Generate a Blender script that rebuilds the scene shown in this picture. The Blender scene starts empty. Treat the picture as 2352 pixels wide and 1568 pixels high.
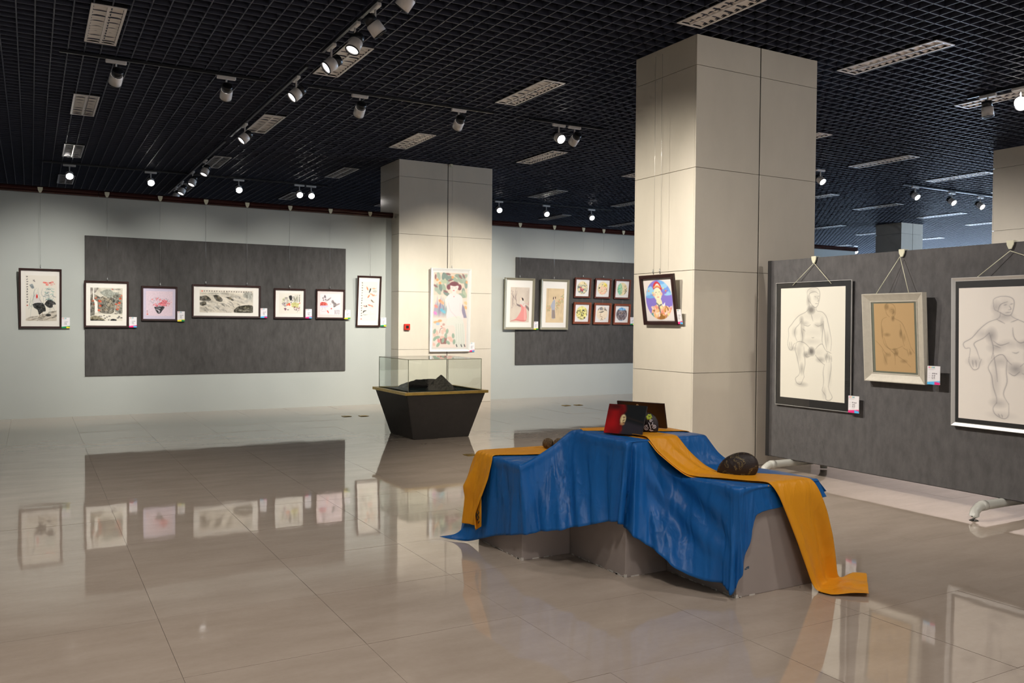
import bpy, bmesh, math, random
import numpy as np
from mathutils import Vector, Matrix

random.seed(7)
RNG = np.random.default_rng(11)
scene = bpy.context.scene
COL = scene.collection

# ------------------------------------------------------------------ camera
CAM_H = 1.5
YAW, PITCH, ROLL = math.radians(29.405), math.radians(1.231), math.radians(0.479)
cam_d = bpy.data.cameras.new('camera')
cam_d.sensor_width = 36.0
cam_d.lens = 36.0 * 1961.86 / 2352.0
cam_d.clip_end = 200
cam = bpy.data.objects.new('camera', cam_d)
COL.objects.link(cam)
_R = Matrix.Rotation(-YAW, 3, 'Z') @ Matrix.Rotation(math.radians(90) - PITCH, 3, 'X') @ Matrix.Rotation(ROLL, 3, 'Z')
cam.matrix_world = Matrix.Translation((0, 0, CAM_H)) @ _R.to_4x4()
scene.camera = cam

# ------------------------------------------------------------------ world, big lights, exposure
scene.view_settings.view_transform = 'Standard'
scene.view_settings.look = 'None'
scene.view_settings.exposure = 0.0
scene.view_settings.gamma = 1.0
scene.view_settings.use_curve_mapping = False
scene.cycles.use_denoising = True
scene.cycles.max_bounces = 6
scene.cycles.diffuse_bounces = 3
scene.cycles.glossy_bounces = 3
scene.cycles.use_adaptive_sampling = True
scene.cycles.adaptive_threshold = 0.06
scene.cycles.adaptive_min_samples = 12
scene.cycles.transparent_max_bounces = 12
scene.cycles.caustics_reflective = False
scene.cycles.caustics_refractive = False
scene.cycles.sample_clamp_indirect = 6.0

world = bpy.data.worlds.new('world')
scene.world = world
world.use_nodes = True
world.node_tree.nodes['Background'].inputs[0].default_value = (0.80, 0.78, 0.80, 1)
world.node_tree.nodes['Background'].inputs[1].default_value = 0.16

def area(name, loc, rot, sx, sy, watts, color):
    d = bpy.data.lights.new(name, 'AREA')
    d.shape = 'RECTANGLE'; d.size = sx; d.size_y = sy
    d.energy = watts; d.color = color
    o = bpy.data.objects.new(name, d); COL.objects.link(o)
    o.location = loc; o.rotation_euler = rot
    return o
# broad warm fill added behind the camera, out of view
area('rear_fill', (1.5, -6.6, 2.3), (math.radians(84), 0, 0), 14, 3.4, 130, (1.0, 0.93, 0.88))
# cool daylight from the window wall far to the right
area('window_daylight', (33.6, 12.0, 2.2), (0, math.radians(90), 0), 3.4, 26, 3200, (0.62, 0.78, 1.0))
SPOT_W = 1.0
# wide bare spots added as fill outside the picture, no heads modelled
def unseen_spot(x, y, watts, aim, ang=108):
    d = bpy.data.lights.new('unseen_spot_light', 'SPOT'); d.energy = watts; d.spot_size = math.radians(ang); d.spot_blend = 1.0
    d.color = (1.0, .93, .87); d.shadow_soft_size = .12
    o = bpy.data.objects.new('unseen_spot_light', d); COL.objects.link(o)
    o.location = (x, y, 4.25)
    o.rotation_euler = (Vector(aim) - Vector((x, y, 4.25))).to_track_quat('-Z', 'Y').to_euler()
for _x, _y, _w, _a in ((-1.2, 3.0, 185, (-1.2, 2.5, 0)), (1.2, 3.0, 165, (1.2, 2.8, 0)), (5.5, 1.2, 230, (3.8, 3.5, .3)), (1.4, 1.4, 190, (2.9, 4.3, .3)), (-1.4, 7.2, 160, (-1.4, 6.4, 0)), (.9, 6.2, 140, (.9, 5.6, 0)), (0.0, -1.5, 180, (0, 0, 0)), (4.0, -1.5, 110, (4, 0, 0)), (9.5, 3.4, 380, (11.5, 3.4, 0)), (10.2, 9.5, 130, (10.5, 9.0, 0))):
    unseen_spot(_x, _y, _w, _a)
unseen_spot(6.4, -.8, 420, (6.7, 6.65, 1.6), 62)
unseen_spot(2.76, 6.1, 640, (6.73, 5.0, 1.2), 72)      # lights the charcoal screen
# added spots behind the near column brighten the back wall; others the rose wall
for _x, _t in ((8.5, 8.5), (9.9, 9.8), (11.0, 10.9)): unseen_spot(_x, 10.5, 420, (_t, 14.78, 1.3), 54)
for _y in (3.0, 6.0, 9.0): unseen_spot(10.2, _y, 620, (13.0, _y, 1.3), 95)

# ------------------------------------------------------------------ helpers
MATS = {}
def mat(name, color, rough=0.5, metal=0.0, spec=0.5, coat=0.0, noise=None, bump=None, emit=None, ior=1.5, sheen=0.0):
    """procedural principled material. noise=(scale, amount, detail[, stretch]) varies the colour; bump=(scale, strength, detail)"""
    if name in MATS: return MATS[name]
    m = bpy.data.materials.new(name); m.use_nodes = True
    nt = m.node_tree; b = nt.nodes['Principled BSDF']
    b.inputs['Base Color'].default_value = (*color, 1)
    b.inputs['Roughness'].default_value = rough
    b.inputs['Metallic'].default_value = metal
    b.inputs['Specular IOR Level'].default_value = spec
    b.inputs['IOR'].default_value = ior
    b.inputs['Coat Weight'].default_value = coat
    b.inputs['Coat Roughness'].default_value = 0.04
    b.inputs['Sheen Weight'].default_value = sheen
    if emit:
        b.inputs['Emission Color'].default_value = (*emit[:3], 1)
        b.inputs['Emission Strength'].default_value = emit[3]
    if noise or bump:
        tc = nt.nodes.new('ShaderNodeTexCoord')
    if noise:
        mp = nt.nodes.new('ShaderNodeMapping')
        if len(noise) > 3: mp.inputs['Scale'].default_value = noise[3]
        nz = nt.nodes.new('ShaderNodeTexNoise')
        nz.inputs['Scale'].default_value = noise[0]; nz.inputs['Detail'].default_value = noise[2]
        nz.inputs['Roughness'].default_value = 0.65
        rp = nt.nodes.new('ShaderNodeMapRange')
        rp.inputs['From Min'].default_value = 0.28; rp.inputs['From Max'].default_value = 0.72
        rp.inputs['To Min'].default_value = 1 - noise[1]; rp.inputs['To Max'].default_value = 1 + noise[1]
        mx = nt.nodes.new('ShaderNodeVectorMath'); mx.operation = 'SCALE'
        mx.inputs[0].default_value = color
        nt.links.new(tc.outputs['Object'], mp.inputs[0]); nt.links.new(mp.outputs[0], nz.inputs['Vector'])
        nt.links.new(nz.outputs['Fac'], rp.inputs['Value']); nt.links.new(rp.outputs[0], mx.inputs['Scale'])
        nt.links.new(mx.outputs[0], b.inputs['Base Color'])
    if bump:
        nb = nt.nodes.new('ShaderNodeTexNoise')
        nb.inputs['Scale'].default_value = bump[0]; nb.inputs['Detail'].default_value = bump[2]
        bp = nt.nodes.new('ShaderNodeBump'); bp.inputs['Strength'].default_value = bump[1]
        bp.inputs['Distance'].default_value = bump[3] if len(bump) > 3 else 0.01
        nt.links.new(tc.outputs['Object'], nb.inputs['Vector'])
        nt.links.new(nb.outputs['Fac'], bp.inputs['Height']); nt.links.new(bp.outputs[0], b.inputs['Normal'])
    MATS[name] = m
    return m

def glass_mat(name, tint=(0.97, 0.99, 0.98), rough=0.0, ior=1.5):
    m = bpy.data.materials.new(name); m.use_nodes = True
    nt = m.node_tree; nt.nodes.clear()
    out = nt.nodes.new('ShaderNodeOutputMaterial')
    tr = nt.nodes.new('ShaderNodeBsdfTransparent'); tr.inputs[0].default_value = (*tint, 1)
    gl = nt.nodes.new('ShaderNodeBsdfGlossy'); gl.inputs['Roughness'].default_value = rough
    fr = nt.nodes.new('ShaderNodeFresnel')
    ge = nt.nodes.new('ShaderNodeNewGeometry'); ma = nt.nodes.new('ShaderNodeMath'); ma.operation = 'MULTIPLY_ADD'   # same reflectance from both sides of a pane
    ma.inputs[1].default_value = 1 / ior - ior; ma.inputs[2].default_value = ior
    nt.links.new(ge.outputs['Backfacing'], ma.inputs[0]); nt.links.new(ma.outputs[0], fr.inputs['IOR'])
    mx = nt.nodes.new('ShaderNodeMixShader')
    nt.links.new(fr.outputs[0], mx.inputs[0]); nt.links.new(tr.outputs[0], mx.inputs[1]); nt.links.new(gl.outputs[0], mx.inputs[2])
    nt.links.new(mx.outputs[0], out.inputs[0])
    return m

def print_mat(name, rough=0.75, coat=0.0):
    """flat print: colours come from the sheet's colour attribute"""
    if name in MATS: return MATS[name]
    m = bpy.data.materials.new(name); m.use_nodes = True
    nt = m.node_tree; b = nt.nodes['Principled BSDF']
    at = nt.nodes.new('ShaderNodeAttribute'); at.attribute_name = 'print'
    nt.links.new(at.outputs['Color'], b.inputs['Base Color'])
    b.inputs['Roughness'].default_value = rough
    b.inputs['Specular IOR Level'].default_value = 0.25
    b.inputs['Coat Weight'].default_value = coat
    b.inputs['Coat Roughness'].default_value = 0.03
    MATS[name] = m
    return m

def link(name, me, m=None, parent=None):
    o = bpy.data.objects.new(name, me)
    COL.objects.link(o)
    if m is not None and not me.materials: me.materials.append(m)
    if parent: o.parent = parent
    return o

def tag(o, label=None, cat=None, group=None, kind=None):
    if label: o['label'] = label
    if cat: o['category'] = cat
    if group: o['group'] = group
    if kind: o['kind'] = kind
    return o

def thing(name, label, cat, loc=(0, 0, 0), rot=(0, 0, 0), group=None):
    o = bpy.data.objects.new(name, None); COL.objects.link(o)
    o.empty_display_size = 0.05
    o.location = loc; o.rotation_euler = rot
    return tag(o, label, cat, group)

def bm_box(bm, x0, x1, y0, y1, z0, z1):
    v = [bm.verts.new(p) for p in ((x0,y0,z0),(x1,y0,z0),(x1,y1,z0),(x0,y1,z0),(x0,y0,z1),(x1,y0,z1),(x1,y1,z1),(x0,y1,z1))]
    for f in ((0,3,2,1),(4,5,6,7),(0,1,5,4),(1,2,6,5),(2,3,7,6),(3,0,4,7)):
        bm.faces.new([v[i] for i in f])

def box(name, dims, m, parent=None, bevel=0.0, seg=1):
    x0, x1, y0, y1, z0, z1 = dims
    bm = bmesh.new(); bm_box(bm, x0, x1, y0, y1, z0, z1)
    if bevel:
        bmesh.ops.bevel(bm, geom=bm.edges[:], offset=bevel, segments=seg, affect='EDGES', profile=0.6)
    me = bpy.data.meshes.new(name); bm.to_mesh(me); bm.free()
    return link(name, me, m, parent)

def box_mesh(name, dims, m, bevel=0.0):
    bm = bmesh.new(); bm_box(bm, *dims)
    if bevel: bmesh.ops.bevel(bm, geom=bm.edges[:], offset=bevel, segments=1, affect='EDGES')
    me = bpy.data.meshes.new(name); bm.to_mesh(me); bm.free()
    me.materials.append(m)
    return me

def smooth(me, flag=True):
    me.polygons.foreach_set('use_smooth', [flag] * len(me.polygons))

def tube_mesh(name, pts, r, n=6, caps=True):
    pts = [Vector(p) for p in pts]
    bm = bmesh.new(); rings = []
    for i, p in enumerate(pts):
        d = (pts[min(i + 1, len(pts) - 1)] - pts[max(i - 1, 0)]).normalized()
        a = d.cross(Vector((0, 0, 1)))
        if a.length < 0.05: a = d.cross(Vector((1, 0, 0)))
        a.normalize(); b = d.cross(a)
        rr = r[i] if isinstance(r, (list, tuple)) else r
        rings.append([bm.verts.new(p + rr * (math.cos(t) * a + math.sin(t) * b)) for t in [2 * math.pi * k / n for k in range(n)]])
    for i in range(len(rings) - 1):
        for k in range(n):
            bm.faces.new((rings[i][k], rings[i][(k + 1) % n], rings[i + 1][(k + 1) % n], rings[i + 1][k]))
    if caps:
        bm.faces.new(rings[0][::-1]); bm.faces.new(rings[-1])
    bmesh.ops.recalc_face_normals(bm, faces=bm.faces[:])
    me = bpy.data.meshes.new(name); bm.to_mesh(me); bm.free(); smooth(me)
    return me

def lathe_mesh(name, prof, n=24, axis='Z', cap=True):
    bm = bmesh.new(); rings = []
    for r, z in prof:
        ring = []
        for k in range(n):
            t = 2 * math.pi * k / n
            ring.append(bm.verts.new((r * math.cos(t), r * math.sin(t), z)))
        rings.append(ring)
    for i in range(len(rings) - 1):
        for k in range(n):
            bm.faces.new((rings[i][k], rings[i][(k + 1) % n], rings[i + 1][(k + 1) % n], rings[i + 1][k]))
    if cap:
        bm.faces.new(rings[0][::-1]); bm.faces.new(rings[-1])
    bmesh.ops.recalc_face_normals(bm, faces=bm.faces[:])
    me = bpy.data.meshes.new(name); bm.to_mesh(me); bm.free()
    return me

def grid_mesh(name, P):
    """P: (rows, cols, 3) array of points"""
    r, c = P.shape[:2]
    idx = np.arange(r * c).reshape(r, c)
    q = np.stack([idx[:-1, :-1], idx[:-1, 1:], idx[1:, 1:], idx[1:, :-1]], -1).reshape(-1, 4)
    me = bpy.data.meshes.new(name)
    me.vertices.add(r * c); me.vertices.foreach_set('co', P.reshape(-1).astype(np.float32))
    me.loops.add(q.size); me.loops.foreach_set('vertex_index', q.reshape(-1).astype(np.int32))
    me.polygons.add(len(q)); me.polygons.foreach_set('loop_start', (np.arange(len(q)) * 4).astype(np.int32))
    me.update(calc_edges=True); me.validate()
    return me

# ------------------------------------------------------------------ materials
M_TILE = bpy.data.materials.new('polished_tile')
def build_tile_mat():
    m = M_TILE; m.use_nodes = True; nt = m.node_tree; b = nt.nodes['Principled BSDF']
    geo = nt.nodes.new('ShaderNodeNewGeometry'); oi = nt.nodes.new('ShaderNodeObjectInfo')
    mp = nt.nodes.new('ShaderNodeMapping'); mp.inputs['Scale'].default_value = (1.0, 3.2, 1.0)
    nt.links.new(geo.outputs['Position'], mp.inputs[0])
    n1 = nt.nodes.new('ShaderNodeTexNoise'); n1.inputs['Scale'].default_value = 1.6; n1.inputs['Detail'].default_value = 6; n1.inputs['Roughness'].default_value = 0.6
    nt.links.new(mp.outputs[0], n1.inputs['Vector'])
    n2 = nt.nodes.new('ShaderNodeTexNoise'); n2.inputs['Scale'].default_value = 28; n2.inputs['Detail'].default_value = 5; n2.inputs['Roughness'].default_value = 0.75
    nt.links.new(geo.outputs['Position'], n2.inputs['Vector'])
    ad = nt.nodes.new('ShaderNodeMath'); ad.operation = 'ADD'
    nt.links.new(n1.outputs['Fac'], ad.inputs[0])
    ml = nt.nodes.new('ShaderNodeMath'); ml.operation = 'MULTIPLY'; ml.inputs[1].default_value = 0.35
    nt.links.new(n2.outputs['Fac'], ml.inputs[0]); nt.links.new(ml.outputs[0], ad.inputs[1])
    rnd = nt.nodes.new('ShaderNodeMath'); rnd.operation = 'MULTIPLY_ADD'; rnd.inputs[1].default_value = 0.05
    nt.links.new(oi.outputs['Random'], rnd.inputs[0]); nt.links.new(ad.outputs[0], rnd.inputs[2])
    cr = nt.nodes.new('ShaderNodeValToRGB')
    cr.color_ramp.elements[0].position = 0.36; cr.color_ramp.elements[0].color = (0.340, 0.275, 0.218, 1)
    cr.color_ramp.elements[1].position = 1.0; cr.color_ramp.elements[1].color = (0.455, 0.380, 0.312, 1)
    nt.links.new(rnd.outputs[0], cr.inputs[0]); nt.links.new(cr.outputs[0], b.inputs['Base Color'])
    b.inputs['Roughness'].default_value = 0.045
    b.inputs['IOR'].default_value = 1.62
    # faint waviness of the polish
    nb = nt.nodes.new('ShaderNodeTexNoise'); nb.inputs['Scale'].default_value = 3.0; nb.inputs['Detail'].default_value = 2.5
    bp = nt.nodes.new('ShaderNodeBump'); bp.inputs['Strength'].default_value = 0.16; bp.inputs['Distance'].default_value = 0.004
    nt.links.new(geo.outputs['Position'], nb.inputs['Vector']); nt.links.new(nb.outputs['Fac'], bp.inputs['Height']); nt.links.new(bp.outputs[0], b.inputs['Normal'])
build_tile_mat()
M_GROUT = mat('grout', (0.20, 0.165, 0.14), 0.8)
M_WALL = mat('grey_green_paint', (0.435, 0.462, 0.435), 0.55, spec=0.3, noise=(0.8, 0.03, 3), bump=(60, 0.05, 2))
M_STONE = mat('cream_stone', (0.645, 0.595, 0.50), 0.10, spec=0.45, noise=(2.2, 0.05, 6, (1, 1, 0.5)))
M_STONEJ = mat('stone_joint', (0.30, 0.24, 0.17), 0.8)
M_BLACK = mat('black_gap', (0.012, 0.010, 0.009), 0.6)
M_RAIL = mat('dark_brown_rail', (0.045, 0.014, 0.012), 0.18, noise=(6, 0.25, 4, (0.3, 4, 4)))
M_FELT = mat('charcoal_felt', (0.078, 0.075, 0.072), 0.95, spec=0.1, noise=(14, 0.22, 6, (1, 1, 0.35)), bump=(220, 0.4, 3, 0.003))
M_SLAT = mat('dark_ceiling_slat', (0.050, 0.057, 0.088), 0.52, spec=0.5)
M_VOID = mat('dark_ceiling_void', (0.010, 0.010, 0.014), 0.9, spec=0.1)
M_WHITEMETAL = mat('white_lamp_metal', (0.74, 0.70, 0.67), 0.35)
M_LOUVRE = mat('louvre_aluminium', (0.80, 0.75, 0.72), 0.30, metal=0.1)
M_BLACKMETAL = mat('black_metal', (0.012, 0.012, 0.014), 0.35)
M_CHROME = mat('steel_wire', (0.55, 0.55, 0.53), 0.3, metal=0.9)
M_HOOK = mat('cream_plastic', (0.72, 0.70, 0.52), 0.4)
M_LENS_ON = mat('lit_lens', (1, 1, 1), 0.3, emit=(1.0, 0.95, 0.90, 30.0))
M_LENS_DIM = mat('lit_lens_seen_aside', (1, 1, 1), 0.3, emit=(1.0, 0.97, 0.94, 2.2))
M_LENS_OFF = mat('dark_lens', (0.25, 0.25, 0.25), 0.15)
M_DARKWOOD = mat('dark_wood_frame', (0.030, 0.011, 0.009), 0.28, noise=(8, 0.3, 4, (4, 4, 0.4)))
M_REDWOOD = mat('red_wood_frame', (0.115, 0.028, 0.014), 0.35, noise=(10, 0.3, 5, (5, 5, 0.6)))
M_ORANGEWOOD = mat('orange_wood_frame', (0.21, 0.052, 0.020), 0.35, noise=(10, 0.3, 5, (5, 5, 0.6)))
M_OLIVEFRAME = mat('pale_olive_frame', (0.36, 0.34, 0.25), 0.35, metal=0.3)
M_SILVERFRAME = mat('champagne_frame', (0.50, 0.465, 0.39), 0.5, metal=0.1, noise=(20, 0.08, 4))
M_ALU = mat('thin_silver_frame', (0.62, 0.61, 0.59), 0.4, metal=0.5)
M_WHITEFRAME = mat('white_frame', (0.80, 0.80, 0.77), 0.35)
M_BLACKBOARD = mat('black_board', (0.020, 0.020, 0.020), 0.45)
M_MATTE_W = mat('ivory_mat', (0.82, 0.795, 0.73), 0.85, spec=0.2)
M_MATTE_L = mat('lilac_mat', (0.62, 0.56, 0.68), 0.85, spec=0.2, noise=(60, 0.04, 3))
M_MATTE_P = mat('pink_mat', (0.72, 0.60, 0.58), 0.85, spec=0.2)
M_MATTE_G = mat('green_grey_mat', (0.15, 0.16, 0.125), 0.85, spec=0.2)
M_PRINT = print_mat('printed_paper')
M_GLASS = glass_mat('clear_glass')
M_PICGLASS = glass_mat('picture_glass', (0.98, 0.98, 0.98), 0.01)
M_GLASSEDGE = mat('glass_edge', (0.42, 0.43, 0.30), 0.2)
M_BRASS = mat('brass', (0.52, 0.36, 0.10), 0.32, metal=0.85, noise=(12, 0.2, 4))
M_CASE = mat('dark_brown_case', (0.040, 0.036, 0.033), 0.45, noise=(12, 0.15, 5))
M_CASEGREEN = mat('dark_green_baize', (0.006, 0.028, 0.024), 0.9, spec=0.1)
M_ROCK = mat('grey_brown_rock', (0.050, 0.044, 0.034), 0.9, noise=(14, 0.35, 8), bump=(40, 0.8, 8, 0.02))
M_PLINTH = mat('mauve_grey_plinth', (0.35, 0.300, 0.275), 0.55, noise=(3, 0.05, 5))
M_CHIP = mat('chipped_paint', (0.60, 0.57, 0.52), 0.8)
M_PIPE = mat('grey_plastic_pipe', (0.50, 0.50, 0.45), 0.35, noise=(5, 0.06, 3))
M_RED = mat('red_plastic', (0.60, 0.030, 0.015), 0.35)
def cloth_mat(name, color, rough, sheen):
    m = bpy.data.materials.new(name); m.use_nodes = True; nt = m.node_tree; b = nt.nodes['Principled BSDF']
    b.inputs['Base Color'].default_value = (*color, 1)
    b.inputs['Roughness'].default_value = rough
    b.inputs['Specular IOR Level'].default_value = 0.28
    b.inputs['Sheen Weight'].default_value = sheen
    b.inputs['Sheen Tint'].default_value = (*[min(1, c * 3 + .1) for c in color], 1)
    tc = nt.nodes.new('ShaderNodeTexCoord')
    prev = None
    for sc, st, dist, rot in ((6, .8, .030, .25), (15, .36, .014, -.3), (34, .16, .006, .5)):     # ridged creases, long and fine
        mp2 = nt.nodes.new('ShaderNodeMapping'); mp2.inputs['Scale'].default_value = (1.0, 1.0, .30); mp2.inputs['Rotation'].default_value = (rot, rot * .8, .2)
        n = nt.nodes.new('ShaderNodeTexNoise'); n.inputs['Scale'].default_value = sc; n.inputs['Detail'].default_value = 2; n.inputs['Distortion'].default_value = .6
        a1 = nt.nodes.new('ShaderNodeMath'); a1.operation = 'SUBTRACT'; a1.inputs[1].default_value = .5
        a2 = nt.nodes.new('ShaderNodeMath'); a2.operation = 'ABSOLUTE'
        bp = nt.nodes.new('ShaderNodeBump'); bp.inputs['Strength'].default_value = st; bp.inputs['Distance'].default_value = dist; bp.invert = True
        nt.links.new(tc.outputs['Object'], mp2.inputs[0]); nt.links.new(mp2.outputs[0], n.inputs['Vector'])
        nt.links.new(n.outputs['Fac'], a1.inputs[0]); nt.links.new(a1.outputs[0], a2.inputs[0]); nt.links.new(a2.outputs[0], bp.inputs['Height'])
        if prev: nt.links.new(prev.outputs[0], bp.inputs['Normal'])
        prev = bp
    nt.links.new(prev.outputs[0], b.inputs['Normal'])
    return m
M_BLUE = cloth_mat('blue_satin', (0.010, 0.112, 0.36), 0.40, 0.0)
M_YELLOW = cloth_mat('amber_satin', (0.76, 0.315, 0.012), 0.46, 0.0)

# ================================================================== STRUCTURE
# ------------------------------------------------------------------ floor of 0.8 m polished tiles
TP = 0.808
floor = box('floor', (-9, 38, -9, 31, -0.06, -0.0035), M_GROUT)
tag(floor, 'polished beige stone tile floor with thin dark joints', 'floor', kind='structure')
tile_me = box_mesh('tile', (-TP / 2 + .0009, TP / 2 - .0009, -TP / 2 + .0009, TP / 2 - .0009, -0.012, 0.0), M_TILE)
fwd = Vector((math.sin(YAW), math.cos(YAW)))
cells = []
for i in range(-11, 46):
    for j in range(-12, 30):
        cx, cy = 0.5525 + TP * (i + .5), 7.0 + TP * (j - 10 + .5)
        if not (-8.6 < cx < 37.6 and -8.6 < cy < 30.6): continue
        d = cx * fwd.x + cy * fwd.y
        lat = cx * fwd.y - cy * fwd.x
        seen = d > 2.2 and abs(lat) < d * 0.62 + 0.6 and cy < 14.9 and not (cx > 7.4 and cy < 6.4 - .0 and d > 9)
        cells.append((0 if seen else 1, d * d + lat * lat, cx, cy))
cells.sort()
near = [c for c in cells if c[0] == 0][:290]
nearset = {(c[2], c[3]) for c in near}
for c in near:
    o = link('tile', tile_me, None, floor)
    o.location = (c[2], c[3], 0)
    o.rotation_euler = (random.gauss(0, .0009), random.gauss(0, .0009), 0)
bm = bmesh.new()
for c in cells:
    if (c[2], c[3]) in nearset: continue
    x, y, h = c[2], c[3], TP / 2 - .0009
    bm.faces.new([bm.verts.new(p) for p in ((x - h, y - h, 0), (x + h, y - h, 0), (x + h, y + h, 0), (x - h, y + h, 0))])
me = bpy.data.meshes.new('far_tiles'); bm.to_mesh(me); bm.free()
tag(link('far_tiles', me, M_TILE, floor), kind='stuff')

# ------------------------------------------------------------------ ceiling: open grid of dark slats under a dark void
ZC = 4.43
ceiling = box('ceiling', (-9, 38, -9, 31, 5.25, 5.35), M_VOID)
tag(ceiling, 'black void above an open grid of dark slats', 'ceiling', kind='structure')
PIT = 0.158
slat_y = box_mesh('slat', (-.0055, .0055, -4.0, 30, 0, .05), M_SLAT)
slat_x = box_mesh('slat', (-3.0, 37, -.0055, .0055, 0, .05), M_SLAT)
xs = [0.0466 + PIT * k for k in range(-18, 234)]
ys = [0.05 + PIT * k for k in range(-24, 190)]
nx = [x for x in xs if -1.2 < x < 22.0]
ny = [y for y in ys if 4.2 < y < 29.5]
far_b = bmesh.new()
cnt = 0
for x in xs:
    if x in nx and x < 21.0:
        o = link('slat', slat_y, None, ceiling); o.location = (x, 0, ZC); cnt += 1
    else: bm_box(far_b, x - .0055, x + .0055, -4.0, 30, ZC, ZC + .05)
for y in ys:
    if y in ny:
        o = link('slat', slat_x, None, ceiling); o.location = (0, y, ZC + .0006); cnt += 1
    else: bm_box(far_b, -3.0, 37, y - .0055, y + .0055, ZC + .0006, ZC + .0506)
me = bpy.data.meshes.new('far_slats'); far_b.to_mesh(me); far_b.free()
tag(link('far_slats', me, M_SLAT, ceiling), kind='stuff')

# ------------------------------------------------------------------ back wall with dark picture rail
YW = 14.78
wall = box('wall_back', (-8.5, 18.4, YW, YW + .16, 0, 3.42), M_WALL)
tag(wall, 'grey green painted gallery wall with picture rail', 'wall', kind='structure')
def rail(name, x0, x1):
    prof = [(0.0, 3.400), (-.055, 3.402), (-.070, 3.420), (-.060, 3.440), (-.075, 3.460), (-.070, 3.485), (-.050, 3.500), (.16, 3.500), (.16, 3.40)]
    bm = bmesh.new()
    a = [bm.verts.new((x0, YW + p[0], p[1])) for p in prof]; b = [bm.verts.new((x1, YW + p[0], p[1])) for p in prof]
    n = len(prof)
    for i in range(n): bm.faces.new((a[i], a[(i + 1) % n], b[(i + 1) % n], b[i]))
    bm.faces.new(a[::-1]); bm.faces.new(b)
    bmesh.ops.recalc_face_normals(bm, faces=bm.faces[:])
    me = bpy.data.meshes.new(name); bm.to_mesh(me); bm.free()
    return link(name, me, M_RAIL)
xr = [-8.4, -4.2, 1.30, 4.05, 5.80]
for i, (a, b, l) in enumerate([(-8.4, .92, 'left end'), (.925, 3.72, 'middle'), (3.725, 5.79, 'end beside the column'), (7.68, 18.4, 'part right of the column')]):
    tag(rail('trim_%d' % (i + 1), a, b), 'glossy dark brown picture rail, ' + l, 'picture rail', kind='structure')
tag(box('wall_left', (-3.6, -3.4, -6, 14.78, 0, 3.42), M_WALL), 'grey green side wall left of the picture', 'wall', kind='structure')
# pale wall beyond the free-standing screen, seen only mirrored in the floor
M_PINKW = mat('pale_rose_paint', (0.74, 0.66, 0.64), 0.6)
tag(box('wall_right', (13.0, 13.15, -3.0, 11.5, 0, 2.35), M_PINKW), 'pale rose partition wall behind the charcoal screen', 'wall', kind='structure')
wr = box('wall_far', (34.0, 34.2, -9, 31, 0, 5.2), mat('far_wall_paint', (0.45, 0.45, 0.45), 0.7))
tag(wr, 'far window wall of the gallery', 'wall', kind='structure')
M_SKYWIN = mat('daylight_glazing', (0.8, 0.9, 1), 0.2, emit=(0.50, 0.72, 1.0, 6.0))
for k in range(8):
    box('window_pane', (33.93, 33.99, -4 + k * 4.2, -4 + k * 4.2 + 3.9, 0.6, 4.1), M_SKYWIN, wr)

# ------------------------------------------------------------------ stone-clad columns
JZ = [0, 1.005, 2.055, 3.095, 4.125, 4.432]
def column(name, label, x0, x1, y0, y1, groove, group=None):
    t = tag(box(name, (x0 + .022, x1 - .022, y0 + .022, y1 - .022, 0, 4.428), M_STONEJ), label, 'column', kind='structure')
    g = 0.0022
    def slab(a0, a1, face, z0, z1):
        z0 += g; z1 -= g
        if face == '-y': d = (a0, a1, y0, y0 + .02, z0, z1)
        elif face == '+y': d = (a0, a1, y1 - .02, y1, z0, z1)
        elif face == '-x': d = (x0, x0 + .02, a0, a1, z0, z1)
        else: d = (x1 - .02, x1, a0, a1, z0, z1)
        box('stone_panel', d, M_STONE, t, bevel=.0016)
    for z0, z1 in zip(JZ[:-1], JZ[1:]):
        slab(x0, groove - .007, '-y', z0, z1); slab(groove + .007, x1, '-y', z0, z1)
        slab(y0 + .021, y1 - .021, '-x', z0, z1); slab(y0 + .021, y1 - .021, '+x', z0, z1)
        slab(x0, x1, '+y', z0, z1)
    box('groove_strip', (groove - .0065, groove + .0065, y0 + .006, y0 + .022, 0, 4.43), M_BLACK, t)
    box('shaft_above_ceiling', (x0 + .03, x1 - .03, y0 + .03, y1 - .03, 4.429, 5.24), M_VOID, t)
    return t
column('column', 'cream stone clad column with the tilted portrait, in front right', 5.862, 7.60, 6.65, 7.645, 6.745)
column('column', 'cream stone column in the grey wall behind the glass display case', 5.775, 7.668, 14.42, 15.36, 6.74)
column('column', 'cream column rising behind the charcoal screen at the right edge', 13.95, 15.7, 7.5, 8.51, 14.8)
column('column', 'distant small column seen just above the charcoal screen', 21.4, 22.35, 15.66, 16.5, 21.9)

# ------------------------------------------------------------------ charcoal hanging boards on the wall
for nm, lab, x0, x1, z0, z1 in (('felt_board', 'large charcoal felt board on the left part of the grey wall', .73, 4.90, .625, 2.80),
                                ('felt_board', 'charcoal felt board on the grey wall between the two columns', 8.395, 11.62, .67, 2.81)):
    b = box(nm, (x0, x1, YW - .022, YW - .002, z0, z1), M_FELT, bevel=.003)
    tag(b, lab, 'display board')

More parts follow.
